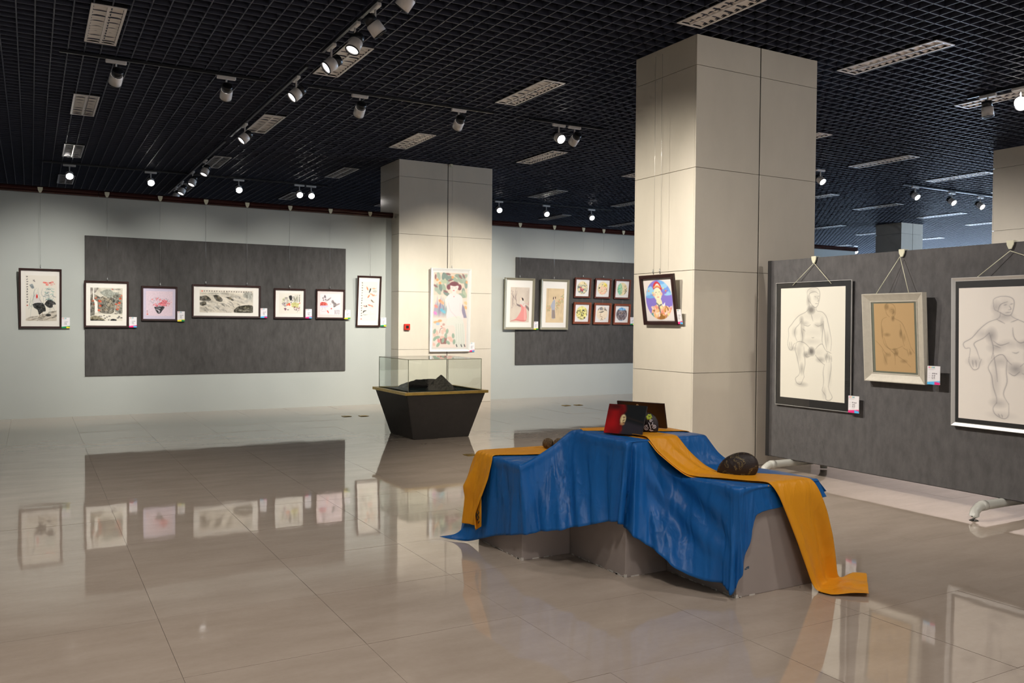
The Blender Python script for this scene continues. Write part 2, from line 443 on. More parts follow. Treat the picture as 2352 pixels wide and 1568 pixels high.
# ================================================================== ARTWORK PAINTING (colours of the sheets)
class Canvas:
    def __init__(s, w, h, cw, bg):
        s.nx = cw; s.ny = max(4, int(round(cw * h / w))); s.asp = h / w
        X, Y = np.meshgrid(np.linspace(0, 1, s.nx), np.linspace(0, 1, s.ny))
        s.X, s.Y = X, Y * s.asp
        s.c = np.ones((s.ny, s.nx, 3)) * np.array(bg)
        s.w, s.h = w, h
        s.px = 1.0 / s.nx
    def noise(s, n, seed=0):
        r = np.random.default_rng(seed)
        gx, gy = max(2, int(n)), max(2, int(n * s.asp))
        g = r.random((gy + 2, gx + 2))
        x = s.X * gx; y = s.Y / s.asp * gy
        i = np.clip(x.astype(int), 0, gx); j = np.clip(y.astype(int), 0, gy)
        fx = x - i; fy = y - j
        fx = fx * fx * (3 - 2 * fx); fy = fy * fy * (3 - 2 * fy)
        return (g[j, i] * (1 - fx) * (1 - fy) + g[j, i + 1] * fx * (1 - fy) + g[j + 1, i] * (1 - fx) * fy + g[j + 1, i + 1] * fx * fy)
    def blend(s, m, col, a=1.0):
        m = np.clip(m, 0, 1)[..., None] * a
        s.c = s.c * (1 - m) + np.array(col) * m
    def ell(s, x, y, rx, ry, col, a=1.0, soft=None, rot=0, grain=0):
        y = y * s.asp; ry = ry * s.asp
        soft = soft or 1.5 * s.px
        dx, dy = s.X - x, s.Y - y
        c, q = math.cos(rot), math.sin(rot)
        u, v = dx * c + dy * q, -dx * q + dy * c
        d = (np.sqrt((u / rx) ** 2 + (v / ry) ** 2) - 1) * min(rx, ry)
        m = np.clip(.5 - d / soft, 0, 1)
        if grain: m = m * np.clip(s.noise(grain, int(x * 977 + y * 613)) * 2.2 - .35, 0, 1)
        s.blend(m, col, a)
    def _pd(s, pts):
        best = np.full(s.X.shape, 1e9); tt = np.zeros(s.X.shape); n = len(pts) - 1
        for k in range(n):
            x0, y0 = pts[k]; x1, y1 = pts[k + 1]
            y0 *= s.asp; y1 *= s.asp
            dx, dy = x1 - x0, y1 - y0
            L = dx * dx + dy * dy + 1e-12
            t = np.clip(((s.X - x0) * dx + (s.Y - y0) * dy) / L, 0, 1)
            d = np.hypot(s.X - x0 - t * dx, s.Y - y0 - t * dy)
            w = d < best
            tt = np.where(w, (k + t) / n, tt); best = np.minimum(best, d)
        return best, tt
    def line(s, pts, w, col, a=1.0, taper=False, soft=None, grain=0):
        if len(pts) > 2: pts = smooth_pts(pts)
        d, t = s._pd(pts)
        ww = w * (np.sin(np.clip(t, 0.02, .98) * math.pi) if taper else 1.0)
        soft = soft or 1.3 * s.px
        ww = np.maximum(ww, s.px * .3)
        m = np.clip(.5 - (d - ww / 2) / soft, 0, 1)
        if grain: m = m * np.clip(s.noise(grain, int(pts[0][0] * 9991)) * 2.2 - .3, 0, 1)
        s.blend(m, col, a)
    def poly(s, pts, col, a=1.0, soft=None, sm=False, grain=0):
        if sm: pts = smooth_pts(list(pts) + [pts[0]])[:-1]
        p = [(x, y * s.asp) for x, y in pts]
        ins = np.zeros(s.X.shape, bool); n = len(p)
        for k in range(n):
            x0, y0 = p[k]; x1, y1 = p[(k + 1) % n]
            if y0 == y1: continue
            ins ^= ((y0 > s.Y) != (y1 > s.Y)) & (s.X < (x1 - x0) * (s.Y - y0) / (y1 - y0) + x0)
        d, _ = s._pd(list(pts) + [pts[0]])
        soft = soft or 1.3 * s.px
        m = np.clip(.5 + np.where(ins, d, -d) / soft, 0, 1)
        if grain: m = m * np.clip(s.noise(grain, n * 31) * 2.2 - .3, 0, 1)
        s.blend(m, col, a)
    def dots(s, n, x0, x1, y0, y1, r0, r1, cols, a=.8, seed=1, mask=None, stretch=1.0):
        r = random.Random(seed)
        for _ in range(n):
            x, y = r.uniform(x0, x1), r.uniform(y0, y1)
            if mask and not mask(x, y): continue
            rr = r.uniform(r0, r1)
            s.ell(x, y, rr, rr / s.asp * stretch, r.choice(cols), a * r.uniform(.6, 1), rot=r.uniform(0, 3))
    def glyphs(s, x, y, n, size, col=(.12, .12, .14), vertical=True, step=None, seed=3, a=.85):
        """brush characters: a column or a row of small stroke clusters"""
        r = random.Random(seed); step = step or size * 1.35
        for k in range(n):
            cx = x + (0 if vertical else k * step); cy = y + (k * step / s.asp if vertical else 0)
            for _ in range(4):
                a0 = r.choice((0, 0, 1.57, .8, -.8)); L = size * r.uniform(.4, .95)
                px, py = cx + r.uniform(-.25, .25) * size, cy + r.uniform(-.25, .25) * size / s.asp
                s.line([(px - math.cos(a0) * L / 2, py - math.sin(a0) * L / 2 / s.asp), (px + math.cos(a0) * L / 2, py + math.sin(a0) * L / 2 / s.asp)], size * .16, col, a)
    def circ_mask(s, cx, cy, rx, ry, outside):
        d = np.sqrt(((s.X - cx) / rx) ** 2 + ((s.Y / s.asp - cy) / ry) ** 2)
        m = np.clip((d - 1) / (2 * s.px / rx) + .5, 0, 1)
        s.blend(m, outside)
    def mesh(s, name, parent, x0, y, z0, m=None):
        """flat sheet facing -y, lower left corner (x0, z0)"""
        X = x0 + s.X * s.w; Z = z0 + s.h - s.Y / s.asp * s.h
        P = np.stack([X, np.full(X.shape, y), Z], -1)[::-1]
        me = grid_mesh(name, P)
        c = np.clip(s.c[::-1], 0, 1)
        lin = np.where(c <= .04045, c / 12.92, ((c + .055) / 1.055) ** 2.4)
        col = np.concatenate([lin, np.ones(lin.shape[:2] + (1,))], -1).astype(np.float32)
        at = me.color_attributes.new('print', 'FLOAT_COLOR', 'POINT')
        at.data.foreach_set('color', col.reshape(-1))
        return link(name, me, m or M_PRINT, parent)

def smooth_pts(p, k=4):
    p = [np.array(q, float) for q in p]; out = []
    for i in range(len(p) - 1):
        a, b, c, d = p[max(i - 1, 0)], p[i], p[i + 1], p[min(i + 2, len(p) - 1)]
        for j in range(k):
            t = j / k
            out.append(tuple(.5 * (2 * b + (c - a) * t + (2 * a - 5 * b + 4 * c - d) * t * t + (3 * b - a - 3 * c + d) * t ** 3)))
    out.append(tuple(p[-1]))
    return out

def ink_texture(c, amt=.55, seed=3):
    """brush and wash unevenness wherever the sheet is painted"""
    n = (c.noise(14, seed) + c.noise(34, seed + 1) + c.noise(70, seed + 2)) / 3
    dark = np.clip((.84 - c.c.mean(-1)) / .35, 0, 1) + np.clip((c.c.max(-1) - c.c.min(-1) - .12) / .3, 0, 1) * .7
    c.c = np.clip(c.c + (np.clip(dark, 0, 1) * (n - .47) * amt)[..., None], .03, .97)
INK = (.13, .13, .13); INK2 = (.33, .33, .32); GRN = (.45, .58, .52)
def art_rooster(c):
    c.glyphs(.055, .03, 11, .055, step=.092, seed=5); c.ell(.055, .66, .022, .013, (.85, .3, .25), .8)
    c.glyphs(.27, .12, 1, .08, (.25, .2, .22), seed=9)
    r = random.Random(2)
    for k in range(26):   # pale reeds and leaves
        x = r.uniform(.15, .95); y = r.uniform(.2, .55)
        c.line([(x, y), (x + r.uniform(-.1, .1), y + .12), (x + r.uniform(-.16, .12), y + r.uniform(.16, .34))], .012, r.choice([(.5, .6, .58), (.62, .7, .66), (.45, .5, .5), (.35, .4, .42)]), .6, True)
    for k in range(16):
        x = r.uniform(.6, .97); y = r.uniform(.27, .55)
        c.line([(x - .07, y + r.uniform(-.04, .04)), (x, y), (x + .07, y + r.uniform(-.02, .05))], .028, r.choice([(.45, .66, .62), (.35, .42, .46), (.6, .74, .7)]), .65, True)
    c.poly([(.12, .21), (.22, .19), (.27, .27), (.2, .29)], (.4, .45, .48), .7, sm=True)
    c.line([(.29, .24), (.26, .42), (.2, .62), (.14, .95)], .016, (.55, .62, .58), .7, True)
    for x, y in ((.6, .15), (.66, .16), (.69, .2), (.78, .16), (.85, .14), (.89, .18), (.84, .2)):
        c.ell(x, y, .05, .018, (.90, .42, .38), .85, grain=9)
    c.poly([(.24, .62), (.25, .5), (.31, .42), (.37, .38), (.42, .48), (.52, .6), (.5, .66)], (.88, .86, .84), .95, sm=True)
    for q in range(9): c.line([(.3 + q * .018, .46 + q * .006), (.27 + q * .026, .56), (.25 + q * .032, .635)], .010, (.70, .68, .68), .5, True)
    c.line([(.44, .84), (.45, .9), (.41, .93)], .014, (.5, .42, .3), .9); c.line([(.53, .8), (.54, .87), (.58, .9)], .014, (.5, .42, .3), .9)
    c.line([(.24, .62), (.26, .49), (.35, .38)], .008, INK2, .6, True); c.line([(.4, .47), (.5, .58), (.56, .63)], .01, INK2, .7, True)
    c.ell(.36, .46, .026, .045, (.86, .18, .16), .95)
    c.poly([(.22, .64), (.3, .61), (.42, .6), (.55, .61), (.62, .68), (.64, .78), (.55, .8), (.43, .86), (.38, .76), (.27, .71)], INK, .93, sm=True, grain=0)
    c.poly([(.6, .63), (.68, .55), (.8, .53), (.93, .58), (.97, .63), (.88, .64), (.85, .7), (.72, .7)], INK, .88, sm=True)
    c.ell(.5, .7, .1, .03, (.35, .33, .28), .6, grain=14)
    for k in range(30):
        x = r.uniform(0, 1); y = .92 - .16 * x + r.uniform(0, .16)
        c.line([(x - .1, y + .02), (x, y), (x + .12, y - .03 + r.uniform(-.02, .02))], .03, r.choice([(.6, .55, .47), (.42, .40, .36), (.72, .66, .58), (.3, .3, .28)]), .55, True)
    c.poly([(.0, 1), (.0, .96), (.2, .9), (.5, .88), (.8, .8), (1, .76), (1, 1)], (.62, .57, .5), .35)
    c.ell(.72, .87, .09, .03, INK, .85, grain=10)
def art_falls(c):
    c.c[:] = np.array((.86, .84, .78)) - .1 * c.noise(9, 4)[..., None]
    r = random.Random(4)
    c.poly([(0, 0), (.25, 0), (.1, .2), (0, .24)], (.45, .42, .4), .7, sm=True, grain=12)
    c.poly([(.28, .14), (.45, .06), (.62, .05), (.7, .12), (.9, .14), (.72, .24), (.6, .3), (.45, .26)], (.52, .54, .5), .8, sm=True, grain=0)
    c.poly([(.7, .25), (.85, .18), (1, .25), (1, .75), (.78, .72)], (.5, .5, .46), .9, sm=True)
    c.poly([(0, .22), (.12, .2), (.3, .28), (.4, .26), (.5, .33), (.7, .3), (.74, .7), (.55, .8), (.3, .74), (.22, .6), (.14, .4), (.12, .9), (0, .92)], (.40, .39, .35), .9, sm=True)
    for k in range(60):
        x, y = r.uniform(.0, 1), r.uniform(.24, .75)
        if .12 < x < .24 and y > .3: continue
        c.ell(x, y, r.uniform(.02, .07), r.uniform(.02, .06), r.choice([(.2, .2, .19), (.6, .57, .5), (.32, .31, .29), (.5, .48, .42), (.68, .64, .56)]), .6, grain=16)
    for x, y in ((.55, .35), (.62, .4), (.57, .5), (.66, .53), (.48, .65), (.38, .33)):
        c.ell(x, y, .07, .06, (.62, .58, .5), .85); c.line([(x - .06, y + .02), (x, y - .06), (x + .06, y + .03)], .02, (.2, .2, .19), .8, True)
    c.poly([(.08, .0), (.11, .0), (.12, .35), (.22, .43), (.23, .75), (.14, .76), (.13, .45), (.08, .38)], (.93, .92, .88), .95)
    for x, y in ((.07, .4), (.09, .5), (.16, .3), (.28, .4), (.3, .55), (.26, .68), (.95, .22), (.93, .32), (.9, .45), (.8, .5), (.86, .58), (.84, .64), (.31, .42)):
        c.ell(x, y, .045, .035, (.78, .30, .18), .85, grain=14)
    c.poly([(0, .86), (.2, .82), (.4, .78), (.7, .8), (1, .82), (1, 1), (0, 1)], (.88, .86, .8), .85, sm=True)
    for k in range(16):
        c.ell(r.uniform(.15, .98), r.uniform(.76, .98), r.uniform(.015, .04), .014, INK, .8)
    c.ell(.72, .98, .1, .04, INK, .9); c.poly([(0, .88), (.2, .85), (.45, .97), (.4, 1), (0, 1)], (.5, .47, .38), .9, sm=True); c.poly([(0, .96), (.4, .97), (.45, 1), (0, 1)], INK, .8)
    c.ell(.68, .04, .018, .016, (.8, .25, .2)); c.glyphs(.73, .04, 5, .035, vertical=False, seed=8)
def art_vase(c):
    c.c -= .05 * c.noise(40, 2)[..., None]
    r = random.Random(6)
    for k in range(150):
        a = r.uniform(-2.9, -.15); d = r.uniform(.05, .42)
        x, y = .52 + d * math.cos(a) * 1.15, .62 + d * math.sin(a) * .95
        c.line([(x, y), (x + r.uniform(-.03, .03), y + .03)], .012, r.choice([(.3, .3, .32), (.5, .48, .52), (.62, .58, .6)]), .7, True)
    c.dots(34, .2, .95, .28, .62, .012, .032, [(.86, .36, .40), (.9, .5, .5)], .85, 4)
    c.poly([(.42, .52), (.55, .44), (.7, .36), (.8, .4), (.72, .55), (.6, .6)], (.86, .42, .45), .8, sm=True)
    c.poly([(.3, .64), (.68, .62), (.6, .8), (.52, .9), (.42, .88)], (.22, .22, .23), .95, sm=True)
    c.line([(.35, .72), (.48, .78), (.5, .88)], .05, (.86, .82, .86), .85, True); c.line([(.4, .68), (.54, .7)], .02, (.8, .77, .8), .7)
    c.ell(.055, .93, .03, .03, (.85, .45, .42), .9); c.glyphs(.05, .8, 2, .04, (.6, .35, .35), seed=2)
def art_rocks(c):
    c.c[:] = np.array((.85, .82, .76))
    r = random.Random(9)
    for k in range(60):
        x, y = r.uniform(0, .8), r.uniform(.15, .95)
        c.line([(x - .12, y - .06), (x, y), (x + .12, y + .1)], .05, r.choice([(.72, .69, .63), (.6, .58, .54), (.78, .75, .68)]), .5, True, soft=.02)
    for p in ([(.0, .3), (.12, .26), (.2, .4), (.18, .48), (0, .46)], [(.25, .24), (.33, .22), (.42, .4), (.4, .52), (.3, .46)], [(0, .56), (.1, .52), (.12, .66), (.02, .7)], [(.48, .3), (.55, .3), (.63, .42), (.6, .46)]):
        c.poly(p, (.24, .23, .20), .9, sm=True); 
        c.ell(sum(q[0] for q in p) / len(p) + .01, sum(q[1] for q in p) / len(p) - .02, .035, .06, (.42, .38, .29), .8, grain=18)
    c.poly([(.64, .86), (.74, .7), (.98, .66), (1, .98), (.66, .99)], (.25, .24, .2), .9, sm=True); c.ell(.86, .76, .08, .05, (.4, .38, .28), .7, grain=20); c.line([(.7, .88), (.85, .9), (.96, .87)], .02, (.7, .68, .6), .6, True)
    c.poly([(.76, .3), (.83, .1), (.97, .08), (1, .3), (.95, .4), (.85, .32)], (.50, .51, .48), .7, soft=.04, sm=True, grain=14); c.ell(.9, .45, .09, .1, (.6, .6, .57), .5, soft=.05, grain=14)
    for k in range(26):
        x = r.uniform(.05, .75); y = r.uniform(.2, .9)
        c.line([(x, y), (x + .05, y + .04), (x + .09, y + .15)], .012, INK2, .6, True)
    c.poly([(.36, .8), (.5, .72), (.64, .95), (.36, 1)], (.78, .75, .7), .5, sm=True)
    c.line([(.0, .16), (.3, .15), (.55, .17)], .02, (.55, .55, .52), .6, True)
    c.ell(.045, .06, .014, .03, (.85, .42, .36)); c.glyphs(.085, .06, 20, .022, vertical=False, step=.046, seed=12)
def art_veg(c):
    r = random.Random(12)
    c.poly([(.13, .62), (.17, .4), (.3, .22), (.45, .2), (.5, .4), (.42, .6), (.2, .66)], (.66, .66, .58), .7, sm=True, grain=16)
    c.dots(70, .13, .4, .2, .66, .012, .03, [(.6, .48, .62), (.72, .62, .74), (.42, .40, .38), (.75, .76, .6)], .75, 3, lambda x, y: (x - .3) ** 2 / .03 + (y - .42) ** 2 / .05 < 1)
    c.poly([(.44, .13), (.55, .1), (.6, .18), (.58, .33), (.52, .36), (.46, .24)], INK, .95, sm=True)
    for x, y in ((.65, .18), (.67, .26), (.61, .35), (.55, .44)): c.ell(x, y, .025, .03, (.3, .28, .3), .85)
    for k in range(16):
        x = r.uniform(.68, .92); c.line([(x, .45), (x + r.uniform(-.03, .03), .3), (x + r.uniform(-.02, .08), r.uniform(.05, .2))], .012, (.45, .46, .36), .8, True)
    c.poly([(.55, .5), (.68, .44), (.8, .46), (.93, .5), (.88, .62), (.9, .7), (.7, .7), (.58, .65)], (.76, .74, .46), .9, sm=True)
    c.line([(.6, .6), (.75, .55), (.88, .58)], .008, (.5, .5, .3), .7)
    c.ell(.46, .52, .05, .045, (.86, .33, .2)); c.ell(.38, .57, .05, .04, (.9, .42, .3)); c.ell(.48, .58, .04, .035, (.88, .3, .2))
    c.poly([(.22, .74), (.3, .72), (.34, .78), (.28, .86)], (.45, .3, .36), .9, sm=True); c.ell(.41, .81, .04, .02, (.35, .32, .32), .8)
    c.dots(26, .68, .97, .66, .84, .012, .03, [(.45, .30, .34), (.6, .35, .38), (.4, .38, .35)], .85, 8); c.line([(.75, .76), (.85, .85), (.83, .95)], .012, INK2, .8, True)
    c.glyphs(.93, .08, 4, .05, seed=4, step=.09); c.ell(.95, .47, .028, .024, (.86, .35, .3))
def art_mice(c):
    for m in ([(.1, .2), (.2, .08), (.28, .2), (.3, .32), (.22, .36), (.14, .32)],):
        c.poly(m, (.84, .78, .80), 1, sm=True)
    c.poly([(.18, .14), (.23, .06), (.29, .18), (.22, .2)], (.38, .36, .37), .9, sm=True)
    c.ell(.14, .21, .03, .035, INK2, .9); c.ell(.27, .28, .035, .035, INK2, .9); c.ell(.16, .31, .03, .03, INK2, .9)
    c.line([(.26, .35), (.4, .28), (.53, .17)], .07, (.45, .43, .43), .8, True, soft=.03)
    c.poly([(.54, .34), (.62, .29), (.68, .38), (.8, .48), (.76, .6), (.66, .64), (.64, .5), (.56, .42)], (.43, .41, .41), .85, soft=.03, sm=True)
    c.line([(.66, .62), (.82, .52), (.97, .46)], .075, (.47, .44, .43), .8, True, soft=.03)
    c.poly([(.0, .54), (.04, .42), (.15, .4), (.28, .42), (.36, .5), (.34, .57), (0, .58)], (.76, .28, .26), .9, sm=True)
    c.dots(26, .02, .36, .4, .56, .015, .03, [(.85, .40, .36), (.62, .20, .18), (.9, .6, .52)], .9, 3)
    c.poly([(0, .57), (.4, .56), (.34, .64), (.05, .65)], (.74, .74, .84), .8, sm=True)
    c.line([(.1, .66), (.12, .74), (.05, .8), (.14, .86), (.3, .82), (.25, .74), (.24, .66)], .014, (.68, .62, .70), .8)
    c.ell(.55, .71, .03, .028, (.82, .28, .26)); c.ell(.51, .49, .012, .012, (.82, .3, .28)); c.poly([(.33, .82), (.38, .8), (.43, .9), (.4, .93)], (.84, .36, .3), 1, sm=True)
    c.glyphs(.74, .8, 4, .045, seed=5, step=.05); c.glyphs(.83, .8, 4, .045, seed=6, step=.05); c.glyphs(.92, .8, 4, .045, seed=7, step=.05)
def art_fish(c):
    c.glyphs(.07, .03, 14, .075, seed=3, step=.148); c.ell(.07, .955, .035, .013, (.86, .35, .3), .9)
    r = random.Random(5)
    for k in range(42):
        y = r.uniform(.1, .85); x = r.uniform(.2, .8)
        c.line([(x - .2, y), (x, y + r.uniform(-.01, .01)), (x + .2, y)], .02, r.choice([(.72, .78, .74), (.66, .72, .72), (.78, .84, .78)]), .5, True, soft=.03)
    def fish(x, y, a, L, col):
        dx, dy = math.cos(a) * L, math.sin(a) * L / c.asp
        c.line([(x - dx, y - dy), (x, y), (x + dx, y + dy)], .085, col, .85, True); c.line([(x + dx * .7, y + dy * .7), (x + dx * 1.4 + .04, y + dy * 1.4 - .02)], .04, col, .7, True)
    O = (.84, .42, .28)
    for f in ((.38, .17, 1.2, .12, O), (.55, .22, 1.9, .16, INK), (.78, .17, .1, .1, (.87, .6, .48)), (.48, .37, 2.1, .12, O), (.66, .32, .4, .12, (.86, .52, .4)), (.8, .35, 0, .12, (.88, .6, .5)), (.7, .49, .8, .12, (.4, .34, .3)), (.55, .6, .3, .12, (.88, .45, .38)), (.7, .62, .9, .08, (.86, .5, .42)), (.27, .63, .4, .1, (.55, .4, .36)), (.36, .62, 1.5, .05, INK2)):
        fish(*f)
    c.line([(.15, .76), (.25, .75), (.38, .74)], .06, INK, .9, True); c.line([(.18, .79), (.22, .76)], .05, INK, .9); c.line([(.15, .84), (.3, .85), (.48, .84)], .05, (.55, .58, .57), .7, True, soft=.03)
    c.ell(.85, .24, .14, .035, (.62, .65, .64), .7, soft=.05)
    c.dots(14, .4, .8, .7, .95, .01, .03, [(.62, .85, .76), (.72, .9, .82)], .7, 4)
def art_lady1(c):
    c.c[:] = np.array((.83, .78, .72)) - .04 * c.noise(6, 3)[..., None]
    B = (.44, .38, .38)
    for p in ([(.27, .02), (.25, .2), (.3, .36), (.33, .48), (.55, .54)], [(.08, .12), (.13, .28), (.1, .6)], [(.02, .18), (.2, .3), (.32, .4)], [(.35, .1), (.28, .24), (.22, .36)], [(.18, .2), (.12, .4), (.16, .55)]):
        c.line(p, .022, B, .7, True, grain=0)
    c.poly([(.32, .46), (.5, .5), (.78, .5), (.98, .58), (1, .68), (.82, .58), (.55, .56), (.36, .52)], (.45, .40, .40), .8, sm=True)
    c.dots(22, .02, .3, .1, .6, .01, .02, [(.6, .52, .54), (.52, .46, .48)], .6, 5)
    c.poly([(.5, .49), (.66, .46), (.8, .52), (.86, .95), (.3, .95), (.02, .97), (.3, .9), (.52, .72), (.58, .6)], (.88, .56, .54), .95, sm=True)
    c.poly([(.72, .54), (.8, .53), (.86, .95), (.74, .95)], (.90, .66, .63), .9)
    c.poly([(.5, .38), (.58, .34), (.68, .38), (.8, .48), (.72, .56), (.6, .5), (.5, .46)], (.84, .81, .77), 1, sm=True)
    c.ell(.57, .33, .055, .038, (.90, .82, .74)); c.poly([(.58, .29), (.66, .31), (.69, .37), (.63, .37)], (.16, .13, .13), .95, sm=True)
    c.line([(.05, .96), (.3, .93), (.6, .95), (.86, .94)], .012, (.55, .25, .22), .7)
    c.dots(10, .68, .96, .4, .5, .012, .025, [(.86, .62, .62), (.80, .58, .6)], .8, 3)
    c.glyphs(.95, .07, 12, .03, (.5, .45, .44), seed=4, step=.06, a=.6); c.glyphs(.88, .12, 8, .028, (.5, .45, .44), seed=5, step=.06, a=.5)
def art_lady2(c):
    c.c[:] = np.array((.87, .78, .63)) - .05 * c.noise(6, 8)[..., None]
    c.glyphs(.09, .04, 14, .03, (.5, .42, .36), seed=6, step=.055, a=.6)
    c.poly([(.34, .4), (.42, .33), (.5, .36), (.5, .6), (.52, .86), (.34, .86), (.32, .6), (.26, .52)], (.66, .68, .74), .9, sm=True)
    c.poly([(.34, .63), (.49, .63), (.54, .87), (.34, .87)], (.58, .52, .48), .9)
    c.ell(.43, .295, .05, .034, (.90, .80, .70)); c.poly([(.38, .27), (.42, .24), (.42, .31), (.38, .32)], (.22, .18, .18), .95, sm=True); c.ell(.51, .27, .022, .03, (.2, .17, .17))
    r = random.Random(3)
    for k in range(60):
        t = r.random(); x = .55 + t * .42 + r.uniform(-.05, .05); y = .52 - t * .28 + r.uniform(-.08, .12)
        c.ell(x, y, .035, .016, r.choice([(.70, .72, .50), (.62, .64, .46), (.84, .62, .46), (.66, .60, .5)]), .65, rot=r.uniform(0, 3))
    for k in range(24):
        c.ell(.08 + r.uniform(0, .16), .5 + r.uniform(-.02, .16), .035, .016, r.choice([(.72, .70, .50), (.84, .64, .5), (.66, .62, .48)]), .6, rot=r.uniform(0, 3))
    for x in (.62, .7, .86, .98, .12, .2): c.line([(x, .5), (x + .02, .6), (x - .02, .68 + (x % .1))], .008, (.6, .54, .44), .6)
def inked(fn, amt=.6):
    def f(c): fn(c); ink_texture(c, amt)
    return f
def round_art(fn):
    def f(c):
        bg = c.c[0, 0].copy(); c.c[:] = np.array((.89, .83, .66)); fn(c); ink_texture(c, .7); c.circ_mask(.5, .5, .43, .44, bg)
    return f
def ra(c):
    c.dots(120, .1, .95, .3, .92, .02, .05, [(.30, .38, .42), (.42, .5, .52), (.55, .62, .6), (.25, .3, .34), (.78, .76, .62)], .7, 3); c.dots(16, .3, .6, .5, .75, .03, .06, [(.72, .22, .3), (.8, .4, .42)], .85, 5)
    c.line([(.6, .12), (.66, .2), (.74, .24)], .05, (.5, .5, .2), .9, True); c.line([(.6, .12), (.68, .24)], .03, INK, .8, True)
def rb(c):
    c.dots(60, .25, .8, .35, .9, .03, .07, [(.93, .72, .62), (.92, .80, .68), (.94, .66, .58)], .7, 4); c.dots(20, .5, .85, .15, .35, .04, .07, [(.95, .87, .35), (.92, .82, .45)], .8, 6)
    c.ell(.22, .48, .05, .05, INK, .85); c.ell(.47, .25, .04, .03, INK2, .8); c.line([(.6, .35), (.7, .32)], .03, INK2, .8); c.dots(8, .8, .9, .5, .7, .02, .03, [(.35, .3, .3)], .8, 2)
def rc(c):
    c.poly([(.1, .55), (.2, .2), (.35, .1), (.5, .4), (.48, .8), (.36, .92), (.2, .8)], (.46, .76, .62), .9, sm=True); c.line([(.3, .2), (.42, .5), (.38, .95)], .05, (.85, .78, .6), .9); c.line([(.12, .6), (.3, .55), (.42, .7)], .03, (.82, .76, .58), .8)
    c.line([(.92, .4), (.8, .55), (.85, .65), (.7, .85)], .05, INK, .85, True); c.line([(.72, .25), (.75, .4)], .03, INK2, .8, True); c.dots(10, .68, .9, .5, .85, .015, .03, [INK, INK2], .8, 2)
def rd(c):
    c.c[:] = np.array((.86, .83, .56)); c.dots(40, .15, .85, .25, .7, .03, .07, [(.90, .87, .45), (.93, .9, .55)], .8, 2); c.dots(60, .08, .95, .3, .92, .02, .045, [(.16, .17, .17), (.28, .3, .28)], .85, 9)
    c.dots(8, .3, .7, .35, .7, .02, .035, [(.5, .42, .2)], .9, 4)
def re_(c):
    c.c[:] = np.array((.92, .86, .76)); c.dots(26, .2, .8, .12, .28, .03, .05, [(.35, .35, .36), (.5, .49, .48)], .75, 2); c.line([(.25, .42), (.5, .4), (.65, .33)], .06, INK, .85, True); c.line([(.7, .2), (.9, .35)], .04, INK2, .8, True)
    c.line([(.4, .5), (.38, .65), (.55, .75), (.5, .85)], .04, (.6, .5, .4), .7); c.dots(26, .2, .8, .45, .85, .02, .05, [(.90, .80, .68), (.94, .87, .76), (.85, .74, .62)], .7, 6); c.dots(8, .4, .75, .8, .95, .02, .03, [(.4, .36, .3)], .8, 8)
def rf(c):
    c.c[:] = np.array((.45, .66, .82)); c.dots(20, .1, .9, .05, .25, .03, .07, [(.30, .56, .80), (.4, .66, .86), (.86, .9, .92)], .7, 3)
    c.poly([(.02, .3), (.2, .22), (.5, .26), (.8, .24), (1, .4), (.95, .85), (.1, .85)], (.42, .37, .38), .95, sm=True)
    r = random.Random(4)
    for k in range(70):
        x, y = r.uniform(.05, .95), r.uniform(.25, .9); c.line([(x, y), (x + .08, y + .07)], .03, r.choice([(.72, .68, .66), (.28, .25, .27), (.55, .48, .46), (.62, .48, .36), (.85, .82, .8)]), .75, True)
